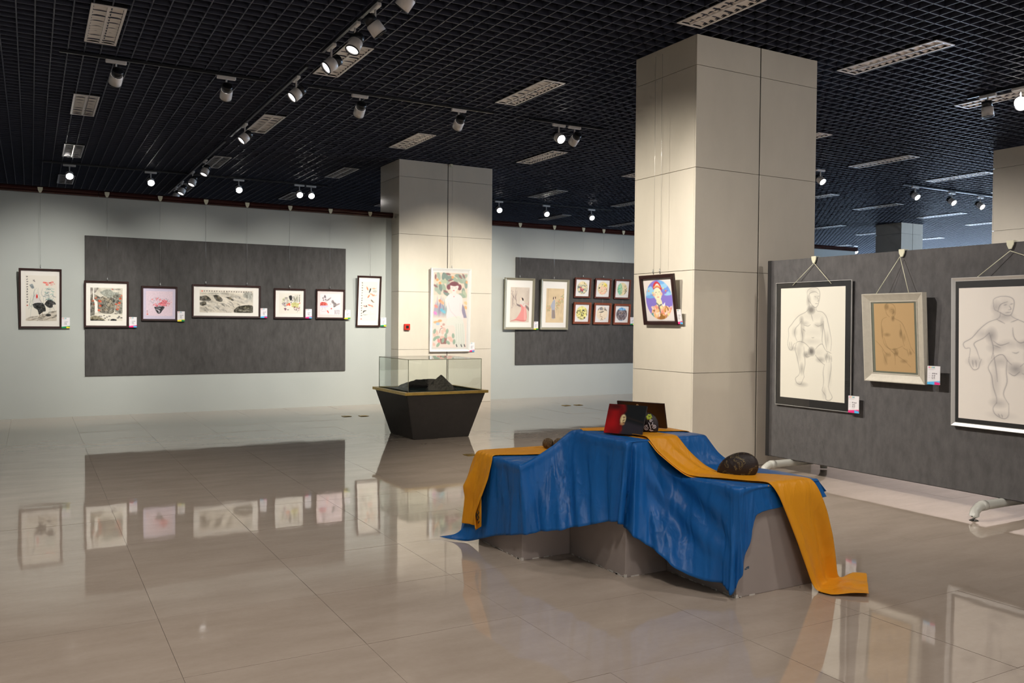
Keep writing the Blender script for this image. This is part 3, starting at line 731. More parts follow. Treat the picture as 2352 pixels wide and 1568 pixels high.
def art_girl(c):
    c.c[:] = np.array((.93, .86, .80))
    r = random.Random(21)
    G = [(.55, .63, .58), (.66, .72, .66), (.72, .77, .66), (.50, .58, .55), (.62, .70, .62)]
    c.poly([(0, 0), (1, 0), (1, .3), (.8, .36), (.6, .2), (.3, .3), (0, .3)], (.86, .80, .72), .6)
    for x, y, a in ((.14, .05, 1.3), (.28, .05, 1.7), (.37, .06, 1.2), (.3, .12, .1), (.5, .07, .3), (.08, .2, 1.8), (.2, .2, 1.4), (.3, .2, 1.2), (.14, .25, .9), (.64, .1, .9), (.78, .1, .6), (.9, .1, 1.3), (.96, .15, 1.6), (.88, .25, 1.5), (.92, .28, 1.1), (.84, .3, .4), (.38, .28, .5), (.72, .04, .1), (.9, .05, 2.6), (.42, .16, 1.7)):
        c.ell(x, y, .11, .026, r.choice(G), .95, rot=a)
    for x, y, a in ((.48, .1, -.3), (.78, .05, .8), (.05, .06, 1.6), (.05, .18, .5), (.35, .25, .3), (.88, .04, 1.), (.42, .02, .2)): c.ell(x, y, .07, .014, (.58, .44, .44), .95, rot=a)
    for x, y in ((.1, .1), (.55, .06), (.18, .14), (.98, .12)): c.ell(x, y, .04, .018, (.93, .66, .45), .95)
    for k in range(14):
        x = .02 + k * .033; c.line([(x, .6), (x + .02, .48), (x + r.uniform(-.03, .06), r.uniform(.3, .42))], .035, r.choice([(.56, .54, .66), (.66, .65, .74), (.60, .68, .70)]), .9, True)
    for x, y, q in ((.2, .38, (.93, .62, .48)), (.26, .4, (.95, .7, .55)), (.08, .45, (.92, .6, .55)), (.25, .5, (.45, .74, .84)), (.31, .52, (.5, .78, .86)), (.06, .54, (.90, .56, .82)), (.96, .4, (.93, .80, .6)), (.96, .46, (.9, .72, .5))): c.ell(x, y, .06, .02, q, .95, rot=.6)
    c.poly([(.84, .4), (.92, .46), (1, .6), (.84, .6)], (.58, .56, .66), .95)
    c.poly([(0, .6), (1, .6), (1, 1), (0, 1)], (.95, .89, .85), .9)
    # figure
    c.poly([(.34, .36), (.48, .28), (.72, .28), (.86, .34), (.84, .5), (.88, .62), (.42, .62), (.4, .48)], (.97, .90, .90), 1, sm=True)
    c.poly([(.44, .6), (.86, .6), (.95, .97), (.66, .97), (.64, .72), (.4, .7)], (.90, .91, .87), 1, sm=True)
    for x in (.68, .75, .82, .88): c.line([(x, .68), (x + .03, .96)], .01, (.78, .82, .76), .8)
    c.ell(.44, .19, .06, .036, (.52, .33, .36)); c.ell(.76, .19, .065, .04, (.52, .33, .36)); c.ell(.6, .165, .15, .05, (.52, .33, .36))
    c.poly([(.48, .17), (.72, .17), (.7, .22), (.62, .255), (.56, .25), (.5, .215)], (.97, .90, .87), 1, sm=True); c.ell(.6, .155, .1, .022, (.50, .31, .34))
    c.poly([(.56, .24), (.65, .24), (.67, .3), (.53, .3)], (.96, .89, .87)); c.ell(.59, .235, .025, .006, (.85, .45, .47)); c.line([(.52, .2), (.57, .2)], .006, (.6, .45, .45), .8); c.line([(.63, .2), (.68, .2)], .006, (.6, .45, .45), .8); c.ell(.6, .315, .015, .006, (.85, .5, .52))
    c.line([(.44, .4), (.5, .5), (.62, .56), (.7, .6)], .008, (.88, .72, .74), .7); c.line([(.78, .4), (.8, .52)], .008, (.9, .76, .78), .7)
    c.ell(.1, .66, .09, .018, (.94, .72, .5), .9); c.ell(.2, .64, .06, .016, (.95, .68, .48), .9); c.ell(.14, .68, .06, .02, (.70, .80, .88), .9); c.ell(.31, .69, .04, .017, (.80, .66, .62), .95); c.ell(.25, .715, .025, .01, (.90, .58, .54), .95)
    c.line([(.2, .8), (.22, .75), (.3, .735), (.37, .76), (.4, .82)], .02, (.68, .55, .52), .95); c.poly([(.2, .86), (.42, .86), (.4, .95), (.24, .95)], (.62, .46, .44), .95)
    for x, y, q in ((.12, .8, 1), (.05, .83, 1), (.28, .79, 1), (.34, .76, 1), (.27, .86, 1), (.18, .91, 2), (.5, .87, 1), (.55, .9, 1), (.06, .88, 0), (.14, .86, 0), (.38, .84, 0), (.6, .84, 0), (.63, .92, 0), (.16, .96, 0), (.45, .93, 0), (.3, .9, 0), (.42, .78, 0), (.05, .78, 0), (.02, .95, 1)):
        c.ell(x, y, .07, .02, ((.62, .72, .64), (.95, .78, .72), (.92, .62, .60))[q], .95, rot=r.uniform(0, 3))
    for x in (.7, .84, .94): c.line([(x, .96), (x + .02, .985)], .025, (.22, .22, .25), .9)
def art_portrait(c):
    bg = c.c[0, 0].copy()
    V = (.53, .47, .80); LB = (.60, .80, .93); MB = (.46, .68, .90)
    c.c[:] = np.array(V)
    c.poly([(.5, 0), (.85, .1), (.95, .22), (.7, .3), (.58, .2)], (.48, .60, .88), 1, sm=True)
    for x, y, rx, ry, q in ((.2, .25, .12, .09, LB), (.3, .3, .1, .08, LB), (.12, .36, .1, .06, LB), (.2, .42, .16, .04, MB), (.6, .1, .1, .06, MB), (.72, .16, .12, .07, LB), (.66, .08, .1, .05, MB), (.88, .35, .1, .05, LB), (.8, .38, .1, .025, LB), (.92, .28, .07, .06, MB), (.12, .14, .12, .06, (.40, .50, .84))): c.ell(x, y, rx, ry, q, .95)
    for x, y, q in ((.28, .05, (.95, .9, .6)), (.68, .23, (.95, .85, .5)), (.76, .29, (.93, .5, .35)), (.16, .28, (.93, .65, .45)), (.3, .33, (.95, .85, .5)), (.31, .38, (.92, .5, .3))): c.ell(x, y, .025, .02, q)
    c.poly([(.16, .98), (.2, .76), (.3, .65), (.5, .62), (.78, .66), (.9, .76), (.92, 1), (.2, 1)], (.92, .72, .58), 1, sm=True)
    c.poly([(.15, .85), (.24, .8), (.3, 1), (.2, 1)], (.36, .60, .58), 1)
    c.poly([(.4, .48), (.56, .48), (.6, .62), (.5, .66), (.4, .63)], (.90, .89, .74), 1, sm=True)
    c.ell(.47, .36, .14, .16, (.91, .90, .77)); c.ell(.34, .38, .03, .04, (.92, .76, .66)); c.ell(.61, .36, .03, .04, (.92, .76, .66))
    c.poly([(.32, .26), (.34, .14), (.44, .06), (.55, .09), (.62, .2), (.62, .28), (.5, .2), (.38, .22)], (.80, .25, .27), 1, sm=True); c.poly([(.37, .2), (.44, .12), (.52, .12), (.57, .2), (.47, .17)], (.90, .86, .86), 1, sm=True); c.line([(.36, .2), (.47, .165), (.58, .2)], .03, (.92, .70, .42))
    c.line([(.39, .32), (.44, .32)], .012, (.55, .5, .42), .8); c.line([(.51, .31), (.56, .31)], .012, (.55, .5, .42), .8); c.line([(.475, .34), (.47, .39)], .008, (.75, .68, .55), .8); c.ell(.475, .435, .035, .012, (.88, .55, .5))
    c.ell(.37, .37, .04, .03, (.92, .74, .66), .6); c.ell(.58, .36, .04, .03, (.92, .74, .66), .6)
    r = random.Random(8)
    c.poly([(.38, .92), (.45, .82), (.6, .82), (.75, .86), (.8, 1), (.36, 1)], (.60, .42, .22), 1, sm=True)
    for k in range(60):
        x, y = r.uniform(.2, .9), r.uniform(.67, .88); c.ell(x, y, .045, .025, r.choice([(.95, .80, .74), (.96, .90, .60), (.92, .58, .52), (.95, .72, .45), (.97, .88, .84), (.60, .42, .22)]), .9, rot=r.uniform(0, 3))
    for x in (.28, .32, .37, .42, .66, .7, .73): c.line([(x, .86), (x + .01, .98)], .018, r.choice([(.92, .72, .45), (.95, .88, .82), (.9, .55, .5)]), .9)
    c.line([(.4, .58), (.47, .64), (.49, .74), (.5, .8)], .03, (.40, .42, .50)); c.line([(.58, .61), (.5, .64)], .03, (.40, .42, .50))
    c.poly([(.56, .58), (.62, .62), (.7, .56), (.69, .64), (.62, .67)], (.96, .93, .92), 1)
    c.circ_mask(.5, .5, .47, .475, bg)
def figure_drawing(c, seg, shade, col=(.28, .27, .27), a=.50, w=.0028):
    for s_ in shade: c.ell(*s_[:4], col, s_[4] * .95, soft=.05, rot=s_[5] if len(s_) > 5 else 0)
    for s_ in seg: c.line(s_, .012, col, .07, True, soft=.02)
    for s_ in seg: c.line(s_, w, col, a, True); c.line([(x + .004, y + .001) for x, y in s_], w * 1.6, col, a * .35, True)
def art_nude1(c):
    # seated man drawn in pencil
    S = [[(.43, .09), (.43, .03), (.5, .005), (.58, .01), (.62, .05), (.61, .12), (.58, .17), (.53, .175), (.47, .13), (.45, .12), (.43, .09)],
         [(.45, .08), (.47, .05), (.55, .04), (.6, .06)], [(.46, .15), (.45, .19), (.4, .22), (.3, .25), (.23, .29), (.18, .33), (.13, .37), (.135, .43), (.12, .48)],
         [(.33, .3), (.3, .33), (.25, .36), (.23, .4), (.24, .44), (.27, .48)], [(.57, .18), (.58, .21), (.66, .22), (.72, .26), (.75, .32), (.78, .4), (.8, .48), (.79, .56)],
         [(.67, .32), (.7, .4), (.71, .47), (.735, .55)], [(.33, .3), (.34, .38), (.36, .45), (.345, .49)], [(.68, .3), (.67, .38), (.66, .46), (.67, .5)],
         [(.38, .335), (.44, .345), (.48, .33)], [(.55, .33), (.6, .345), (.66, .33)], [(.36, .37), (.4, .39)], [(.49, .24), (.5, .26), (.52, .3)], [(.5, .445), (.52, .448), (.54, .443)],
         [(.25, .52), (.27, .49), (.33, .485), (.4, .5), (.47, .54), (.49, .58)], [(.25, .52), (.24, .56), (.27, .62), (.3, .7), (.32, .76)], [(.38, .53), (.39, .6), (.4, .68), (.38, .76), (.39, .8)],
         [(.4, .6), (.42, .62), (.48, .615)], [(.56, .55), (.6, .52), (.66, .5), (.7, .54), (.75, .58)], [(.56, .6), (.6, .63), (.67, .67), (.7, .68)],
         [(.7, .68), (.68, .75), (.69, .82), (.68, .88)], [(.79, .62), (.8, .7), (.78, .8), (.76, .87)], [(.68, .88), (.67, .91), (.72, .95), (.73, .985), (.78, .99), (.82, .96), (.78, .91), (.76, .87)],
         [(.32, .76), (.3, .79), (.25, .82), (.27, .86), (.33, .87), (.36, .84), (.39, .8)], [(.12, .48), (.12, .52), (.15, .56), (.19, .56), (.21, .52), (.24, .5)], [(.15, .49), (.155, .54)], [(.18, .49), (.185, .54)],
         [(.74, .58), (.72, .62), (.735, .66)], [(.78, .6), (.77, .66)], [(.8, .6), (.81, .65)], [(.73, .56), (.8, .58)], [(.54, .08), (.56, .085)], [(.59, .08), (.61, .08)], [(.585, .09), (.6, .12), (.58, .125)], [(.55, .145), (.59, .145)]]
    H = [(.49, .2, .05, .03, .6), (.45, .12, .02, .03, .4), (.5, .57, .04, .03, .7), (.36, .4, .02, .05, .3), (.66, .33, .015, .03, .4), (.34, .29, .02, .02, .4), (.39, .32, .035, .012, .25), (.6, .335, .035, .012, .25), (.42, .6, .035, .02, .45), (.3, .6, .03, .05, .15), (.35, .73, .02, .03, .35), (.64, .64, .04, .015, .4), (.74, .46, .015, .03, .25), (.23, .4, .03, .03, .2), (.35, .87, .05, .012, .35), (.5, .03, .06, .02, .15), (.2, .55, .03, .01, .3), (.74, .61, .03, .02, .3), (.5, .48, .1, .02, .12), (.34, .5, .03, .02, .15), (.78, .78, .02, .06, .12), (.57, .09, .03, .02, .15), (.7, .93, .02, .03, .2)]
    figure_drawing(c, S, H)
    for x, y, rx, ry, q in ((.5, .25, .13, .02, .1), (.52, .4, .14, .03, .08), (.31, .55, .05, .03, .1), (.6, .58, .05, .02, .12)): c.ell(x, y, rx, ry, (.4, .39, .38), q, soft=.08)
def art_nude2(c):
    S = [[(.3, .1), (.29, .04), (.36, .0), (.5, .02), (.55, .1), (.53, .17), (.48, .2)], [(.3, .1), (.33, .16), (.4, .2)], [(.5, .19), (.52, .22), (.65, .26), (.72, .31), (.78, .4), (.84, .52), (.9, .64)], [(.32, .2), (.22, .23), (.18, .3), (.19, .42), (.2, .5)],
         [(.65, .3), (.68, .42), (.7, .52), (.74, .62)], [(.2, .46), (.22, .56), (.28, .63), (.4, .67), (.55, .66), (.7, .62)], [(.02, .55), (.15, .63), (.25, .72), (.32, .75)], [(.24, .5), (.3, .62), (.42, .7), (.5, .74)], [(.28, .72), (.3, .76)], [(.32, .72), (.34, .76)], [(.37, .72), (.38, .77)], [(.55, .66), (.58, .7), (.57, .76), (.65, .8), (.75, .84), (.88, .92)], [(.42, .7), (.48, .74), (.5, .8), (.5, .9)], [(.8, .66), (.82, .72), (.84, .76)], [(.86, .66), (.9, .74)], [(.9, .64), (.98, .72)], [(.7, .64), (.8, .68)], [(.18, .68), (.24, .8), (.3, .9)], [(.44, .09), (.48, .09)], [(.5, .08), (.51, .13), (.48, .14)], [(.45, .155), (.5, .15)]]
    H = [(.33, .05, .05, .04, .35), (.5, .13, .03, .03, .3), (.48, .22, .03, .03, .5), (.66, .44, .025, .04, .5), (.32, .46, .06, .02, .35), (.53, .73, .04, .03, .45), (.5, .68, .04, .02, .35), (.88, .72, .03, .02, .3), (.33, .76, .05, .02, .2), (.72, .84, .06, .02, .3), (.2, .42, .02, .05, .25), (.45, .1, .06, .04, .15), (.26, .82, .04, .07, .18), (.74, .5, .03, .04, .2)]
    figure_drawing(c, S, H, (.30, .24, .15), .42, .0045)
def art_nude3(c):
    # wider sheet, figure left of centre and legs to the right
    f = lambda p: [(x * .62 + .0, y) for x, y in p]
    S = [[(.42, .13), (.42, .09), (.5, .07), (.6, .075), (.65, .1), (.65, .15), (.62, .205), (.56, .21), (.5, .19), (.47, .18), (.43, .165), (.42, .13)], [(.47, .18), (.5, .13), (.58, .11)],
         [(.5, .19), (.48, .23), (.36, .26), (.26, .31), (.16, .38), (.06, .42), (.08, .46), (.14, .46), (.13, .53)], [(.37, .34), (.3, .38), (.19, .42), (.22, .47), (.26, .54)], [(.62, .21), (.66, .23), (.8, .27), (.9, .31), (.98, .38), (1.05, .46), (1.1, .52)], [(.85, .36), (.95, .43), (1.02, .5)],
         [(.37, .34), (.4, .4), (.42, .46), (.4, .53)], [(.84, .36), (.82, .42), (.8, .48), (.84, .53)], [(.42, .4), (.5, .43), (.6, .41)], [(.66, .38), (.73, .41), (.82, .38)], [(.42, .43), (.5, .45)], [(.64, .3), (.65, .36), (.68, .39)], [(.64, .48), (.68, .485), (.71, .475)],
         [(.4, .55), (.46, .51), (.53, .5), (.58, .54), (.63, .57)], [(.4, .55), (.36, .6), (.4, .66), (.42, .74), (.46, .82), (.46, .86)], [(.58, .54), (.57, .62), (.58, .7), (.54, .79), (.6, .86)], [(.6, .63), (.66, .65), (.72, .62)], [(.73, .58), (.84, .53), (1.0, .56), (1.2, .6), (1.3, .66)], [(.75, .63), (.9, .67), (1.05, .7), (1.1, .72)], [(1.1, .72), (1.09, .8), (1.07, .88), (1.03, .93), (1.1, .97), (1.2, .96), (1.2, .88)], [(1.3, .66), (1.3, .78), (1.24, .88)],
         [(.46, .86), (.42, .9), (.44, .94), (.5, .965), (.56, .97), (.6, .94), (.6, .86)], [(.13, .53), (.13, .57), (.18, .62), (.24, .61), (.26, .57), (.28, .54)], [(.17, .55), (.18, .6)], [(.21, .55), (.22, .6)], [(.54, .135), (.57, .13)], [(.61, .13), (.64, .125)], [(.6, .14), (.62, .165), (.59, .17)], [(.56, .19), (.62, .185)], [(.46, .24), (.55, .27)], [(.62, .26), (.7, .24)], [(.42, .49), (.45, .6), (.47, .7)], [(.48, .94), (.5, .96)], [(.52, .94), (.53, .965)]]
    S = [f(s_) for s_ in S]
    H = [(x * .62, y, rx * .7, ry, q) for x, y, rx, ry, q in ((.4, .36, .04, .04, .4), (.45, .45, .05, .02, .3), (.8, .42, .05, .02, .35), (.68, .6, .06, .03, .45), (.5, .55, .08, .03, .2), (.45, .7, .03, .08, .2), (.48, .86, .05, .02, .3), (.45, .15, .03, .03, .3), (.54, .22, .06, .02, .3), (.3, .35, .05, .02, .2), (.2, .56, .05, .02, .25), (.9, .64, .12, .02, .2), (.6, .42, .05, .015, .2), (.56, .13, .05, .04, .12), (.52, .95, .06, .012, .2), (.82, .5, .03, .04, .25))]
    figure_drawing(c, S, H, (.32, .31, .34), .5, .0024)

# ------------------------------------------------------------------ framed works
def mitred_frame(name, w, h, fw, depth, m, parent, profile='flat'):
    """frame around w x h (outer), rail width fw, back at y=0, front at y=-depth, bottom at z=0"""
    if profile == 'flat': pr = [(0, 0), (0, -depth), (fw * .12, -depth - .004), (fw * .88, -depth - .002), (fw, -depth * .62), (fw, 0)]
    elif profile == 'scoop': pr = [(0, 0), (0, -depth), (fw * .10, -depth), (fw * .45, -depth * .78), (fw * .86, -depth * .55), (fw * .9, -depth * .62), (fw, -depth * .6), (fw, 0)]
    else: pr = [(0, 0), (0, -depth), (fw, -depth), (fw, 0)]
    bm = bmesh.new(); rings = []
    for t, y in pr:
        rings.append([bm.verts.new(p) for p in ((-w / 2 + t, y, t), (w / 2 - t, y, t), (w / 2 - t, y, h - t), (-w / 2 + t, y, h - t))])
    for i in range(len(rings) - 1):
        for k in range(4):
            bm.faces.new((rings[i][k], rings[i][(k + 1) % 4], rings[i + 1][(k + 1) % 4], rings[i + 1][k]))
    bmesh.ops.recalc_face_normals(bm, faces=bm.faces[:])
    me = bpy.data.meshes.new(name); bm.to_mesh(me); bm.free()
    return link(name, me, m, parent)

def picture(label, loc, rz, w, h, lean, fw, fmat, art, inner, paper=(.90, .88, .83), matm=None, cw=90, depth=.025, profile='flat', glass=False, group=None, hang=None, name='framed_painting'):
    """inner=(x0,z0,x1,z1) fractions of the outer rectangle that hold the sheet"""
    ang = math.asin(min(.9, lean / h)) if lean else 0
    t = thing(name, label, 'painting', loc, (ang, 0, rz), group)
    mitred_frame('frame', w, h, fw, depth, fmat, t, profile)
    rec = .52 if profile == 'scoop' else .30      # how far forward the sheet sits
    box('backing_board', (-w / 2 + fw * .5, w / 2 - fw * .5, -depth * rec, -.001, fw * .5, h - fw * .5), matm or M_MATTE_W, t)
    iw, ih = (inner[2] - inner[0]) * w, (inner[3] - inner[1]) * h
    c = Canvas(iw, ih, cw, paper)
    art(c)
    c.mesh('sheet', t, -w / 2 + inner[0] * w, -depth * rec - .0015, inner[1] * h)
    if glass:
        box('glass_pane', (-w / 2 + fw * .8, w / 2 - fw * .8, -depth * (rec + .14), -depth * (rec + .10), fw * .8, h - fw * .8), M_PICGLASS, t)
    if hang:      # steel wire and its little adjuster, local coordinates
        for hx, L in hang:
            link('hanging_wire', tube_mesh('hanging_wire', [(hx, -.008, h - .004), (hx, -.008 + L * math.sin(ang) * .98, h + L * math.cos(ang))], .0013, 5), M_CHROME, t)
            if L > .2: link('wire_adjuster', tube_mesh('wire_adjuster', [(hx, -.010, h + .005), (hx, -.010, h + .03), (hx, -.010, h + .06)], [.004, .010, .004], 8), M_CHROME, t)
    return t

CAPTION_ROWS = ((.06, .24), (.10, .38), (.0, 0))
def caption(label, loc, rz, c1, c2, seed, w=.112, h=.163, ang=0):
    """white caption card: four coloured dots, grey lines, two-colour foot"""
    c = Canvas(w, h, 26, (.90, .89, .90))
    for k, q in enumerate([(.86, .25, .45), (.85, .78, .35), (.35, .60, .82), (.20, .55, .45)]): c.ell(.15 + .125 * k, .075, .05, .032, q)
    c.line([(.1, .16), (.62, .16)], .02, (.70, .69, .71), .8); c.line([(.1, .21), (.5, .21)], .02, (.74, .73, .75), .8)
    for k, y in enumerate((.40, .52, .63)):
        c.line([(.12, y), (.24, y)], .03, (.76, .74, .75), .8); c.glyphs(.42, y, 3 if k == 0 else 2, .10, (.30, .28, .30), False, .15, seed + k)
    c.line([(.38, .73), (.6, .73)], .03, (.72, .71, .72), .7)
    c.poly([(-.1, .88), (1.1, .78), (1.1, 1.1), (-.1, 1.1)], c1); c.poly([(.58, .84), (1.1, .89), (1.1, 1.1), (.58, 1.1)], c2)
    t = thing('caption_card', label, 'caption card', loc, (ang, 0, rz), 'white caption cards beside the pictures')
    box('card', (-w / 2, w / 2, -.0035, 0, 0, h), M_WHITEFRAME, t)
    c.mesh('printed_face', t, -w / 2, -.0045, 0)
    return t
PK, BL, GR, YE = (.90, .20, .50), (.33, .72, .93), (.06, .55, .32), (.93, .87, .22)

def hook(x, y, z, rz=0, label='', scale=1.0):
    """cream plastic hook clipped over a rail or board edge"""
    bm = bmesh.new()
    w, h, d = .028 * scale, .06 * scale, .012
    vs = [(-w, 0), (w, 0), (w * .9, -h * .45), (w * .35, -h), (-w * .35, -h), (-w * .9, -h * .45)]
    f = [bm.verts.new((a, -d, b)) for a, b in vs]; k = [bm.verts.new((a, 0, b)) for a, b in vs]
    bm.faces.new(f); bm.faces.new(k[::-1])
    for i in range(6): bm.faces.new((f[i], k[i], k[(i + 1) % 6], f[(i + 1) % 6]))
    bm_box(bm, -w, w, -d, .05, 0, .006)
    bmesh.ops.recalc_face_normals(bm, faces=bm.faces[:])
    me = bpy.data.meshes.new('rail_hook'); bm.to_mesh(me); bm.free()
    o = link('rail_hook', me, M_HOOK)
    o.location = (x, y, z); o.rotation_euler = (0, 0, rz)
    return tag(o, label, 'hook', 'cream hooks along the top edges')

WB = YW - .024         # front of the felt boards
def on_wall(label, x0, x1, zb, zt, lean, hooks, board=True, **k):
    y = (WB if board else YW) - .004
    w, h = x1 - x0, zt - zb
    cx = (x0 + x1) / 2
    hang = [(hx - cx, 3.36 - zt) for hx in hooks]
    return picture(label, (cx, y, zb), 0, w, h, lean, hang=hang, **k)
S_DK = dict(fw=.030, fmat=M_DARKWOOD, depth=.03)
on_wall('tall ink painting of a black and white rooster, leftmost on the grey wall', -.154, .412, 1.364, 2.265, .10, [.13], False, art=inked(art_rooster), inner=(.155, .125, .885, .885), cw=104, **S_DK)
on_wall('ink landscape with waterfall, grey rocks and red leaves in dark frame', .716, 1.347, 1.380, 2.103, .05, [1.04], art=inked(art_falls), inner=(.14, .145, .86, .855), cw=108, **S_DK)
on_wall('small lilac matted painting of a black vase with pink blossoms', 1.531, 2.070, 1.491, 2.043, .03, [1.81], art=inked(art_vase), inner=(.13, .14, .87, .86), paper=(.90, .82, .86), matm=M_MATTE_L, cw=96, **S_DK)
on_wall('wide ink landscape of grey boulders in a dark frame', 2.294, 3.396, 1.550, 2.092, .02, [2.51, 3.17], art=inked(art_rocks), inner=(.11, .155, .89, .845), cw=150, **S_DK)
on_wall('square painting of vegetables on ivory paper in dark frame', 3.620, 4.164, 1.545, 2.064, .02, [3.89], art=inked(art_veg), inner=(.17, .17, .86, .84), cw=86, **S_DK)
on_wall('square pink matted painting of two grey squirrels and red fruit', 4.349, 4.874, 1.545, 2.069, .02, [4.60], art=inked(art_mice), inner=(.15, .15, .86, .85), paper=(.90, .83, .84), matm=M_MATTE_P, cw=84, **S_DK)
on_wall('narrow upright painting of orange and black fish beside the column', 5.091, 5.543, 1.412, 2.333, .09, [5.33], False, art=inked(art_fish), inner=(.17, .12, .85, .885), cw=64, **S_DK)
S_OL = dict(fw=.045, fmat=M_OLIVEFRAME, depth=.05, profile='scoop')
on_wall('pale olive framed painting of a woman in a long pink dress', 8.107, 8.783, 1.376, 2.396, .045, [8.45], art=art_lady1, inner=(.20, .14, .84, .82), cw=64, **S_OL)
on_wall('pale olive framed painting of a woman in a blue robe on tan paper', 8.936, 9.602, 1.377, 2.394, .045, [9.25], art=art_lady2, inner=(.20, .14, .84, .82), cw=60, **S_OL)
for k, (nm, x0, x1, zb, zt, fn, top) in enumerate([
        ('dark foliage and red bloom, upper left of six', 9.757, 10.161, 2.037, 2.453, ra, 1), ('pale pink and yellow blossoms, upper middle of six', 10.267, 10.675, 2.035, 2.457, rb, 1),
        ('mint green leaf and black twig, upper right of six', 10.768, 11.186, 2.033, 2.453, rc, 1), ('yellow chrysanthemums with black leaves, lower left of six', 9.732, 10.165, 1.498, 1.946, rd, 0),
        ('sparse ink branch on pale paper, lower middle of six', 10.240, 10.682, 1.492, 1.943, re_, 0), ('grey rocks under a blue sky, lower right of six', 10.752, 11.192, 1.489, 1.932, rf, 0)]):
    cx = (x0 + x1) / 2
    picture('small red frame, round painting of ' + nm, (cx, WB - .004, zb), 0, x1 - x0, zt - zb, .045, .036 if top else .046, M_REDWOOD if top else M_ORANGEWOOD, round_art(fn), (.13, .14, .87, .87), (.90, .89, .88), M_WHITEFRAME, 44, .03, hang=[(0, (3.36 - zt) if top else .085)], group='six small red frames')
# caption cards on the wall
for lab, x, z, a, b, brd in (('caption card with green and yellow foot beside the rooster painting', .467, 1.365, GR, YE, 0), ('caption card with pink foot beside the waterfall landscape', 1.409, 1.383, PK, BL, 1),
        ('caption card with yellow foot beside the black vase painting', 2.126, 1.483, YE, GR, 1), ('caption card with blue and pink foot beside the boulder landscape', 3.452, 1.554, BL, PK, 1),
        ('caption card with pink foot beside the vegetable painting', 4.222, 1.553, PK, BL, 1), ('caption card beside the squirrel painting at the board edge', 4.92, 1.548, YE, GR, 1),
        ('caption card with green foot beside the upright fish painting', 5.61, 1.420, GR, YE, 0), ('caption card beside the painting of the woman in pink', 8.84, 1.373, YE, GR, 1), ('caption card beside the lowest right small red frame', 11.26, 1.485, GR, YE, 1)):
    caption(lab, (x, (WB if brd else YW) - .034, z), 0, a, b, int(x * 100))
for x, n in ((.13, 'rooster painting'), (1.04, 'waterfall landscape'), (1.81, 'black vase painting'), (2.51, 'left side of the boulder landscape'), (3.17, 'right side of the boulder landscape'), (3.89, 'vegetable painting'), (4.60, 'squirrel painting'), (5.33, 'upright fish painting'),
             (8.45, 'woman in pink'), (9.25, 'woman in blue'), (9.96, 'left pair of small red frames'), (10.47, 'middle pair of small red frames'), (10.98, 'right pair of small red frames')):
    hook(x, YW - .078, 3.475, 0, 'cream hook on the picture rail above the ' + n, 1.25)
# tall white-framed picture on the far column
picture('tall white framed painting of a brown haired woman among plants', (6.78, 14.415, .965), 0, .815, 1.535, .05, .045, M_WHITEFRAME, art_girl, (.075, .045, .92, .95), cw=96, depth=.045, profile='scoop', glass=True, matm=M_WHITEFRAME, hang=[(.02, 1.90)])
caption('caption card beside the tall white framed painting on the column', (7.245, 14.405, .955), 0, PK, BL, 5, .12, .175)
hook(6.80, 14.405, 4.43, 0, 'small hook at the top of the column above the white frame', .9)
al = thing('fire_alarm_point', 'red fire alarm call point on the cream column', 'alarm', (5.93, 14.418, 1.36))
box('casing', (-.055, .055, -.045, 0, 0, .11), M_RED, al, .006)
box('break_panel', (-.026, .026, -.049, -.044, .03, .08), M_BLACKMETAL, al)
# tilted portrait on the near column (faces the camera's left)
picture('oval portrait in a red hat, dark frame tilted on the column', (5.853, 7.130, 1.497), math.radians(-90), .560, .535, .078, .042, M_DARKWOOD, art_portrait, (.085, .085, .915, .915), (.88, .85, .84), None, 96, .03, hang=[(.06, 2.30), (-.05, 2.30)])
caption('caption card hanging off the tilted portrait on the near column', (5.835, 6.822, 1.505), math.radians(-90), PK, BL, 9, .085, .155, math.radians(11))

# ------------------------------------------------------------------ free-standing charcoal screen on pipe feet
XP = 6.73
scr = thing('exhibition_screen', 'free standing charcoal felt screen on grey pipe feet', 'screen', (XP, 5.0, 0))
bm = bmesh.new(); bm_box(bm, 0, .075, -2.9, 1.49, .135, 2.17)
bmesh.ops.bevel(bm, geom=bm.edges[:], offset=.006, segments=2, affect='EDGES')
me = bpy.data.meshes.new('felt_panel'); bm.to_mesh(me); bm.free(); link('felt_panel', me, mat('grey_felt', (0.112, 0.108, 0.108), 0.95, spec=0.1, noise=(14, 0.20, 6, (1, 1, 0.45)), bump=(220, 0.4, 3, 0.003)), scr)
M_FELTD = mat('felt_edge_strip', (0.050, 0.049, 0.048), 0.95, spec=0.1)
box('edge_strip', (-.004, .079, 1.445, 1.494, .133, 2.172), M_FELTD, scr, .003)
rr = random.Random(3)
for yy in (1.16, -1.02):
    pts = [(.50, yy, .012), (.50, yy, .05), (.47, yy, .085), (.42, yy, .10), (.04, yy, .105), (-.24, yy, .105), (-.30, yy, .10), (-.35, yy, .072), (-.362, yy, .035), (-.362, yy, .0)]
    f = link('pipe_foot', tube_mesh('pipe_foot', pts, .036, 14), M_PIPE, scr)
    link('pipe_joint', tube_mesh('pipe_joint', [(-.22, yy, .105), (-.275, yy, .105)], .0395, 14), M_PIPE, f)
for yy in (1.16, -1.02):
    link('pipe_post', tube_mesh('pipe_post', [(.0375, yy, .10), (.0375, yy, 2.1)], .03, 10), M_PIPE, scr)
def on_screen(label, y0, y1, zb, zt, **k):
    return picture(label, (XP - .012, (y0 + y1) / 2, zb), math.radians(-90), abs(y0 - y1), zt - zb, k.pop('lean', .02), **k)
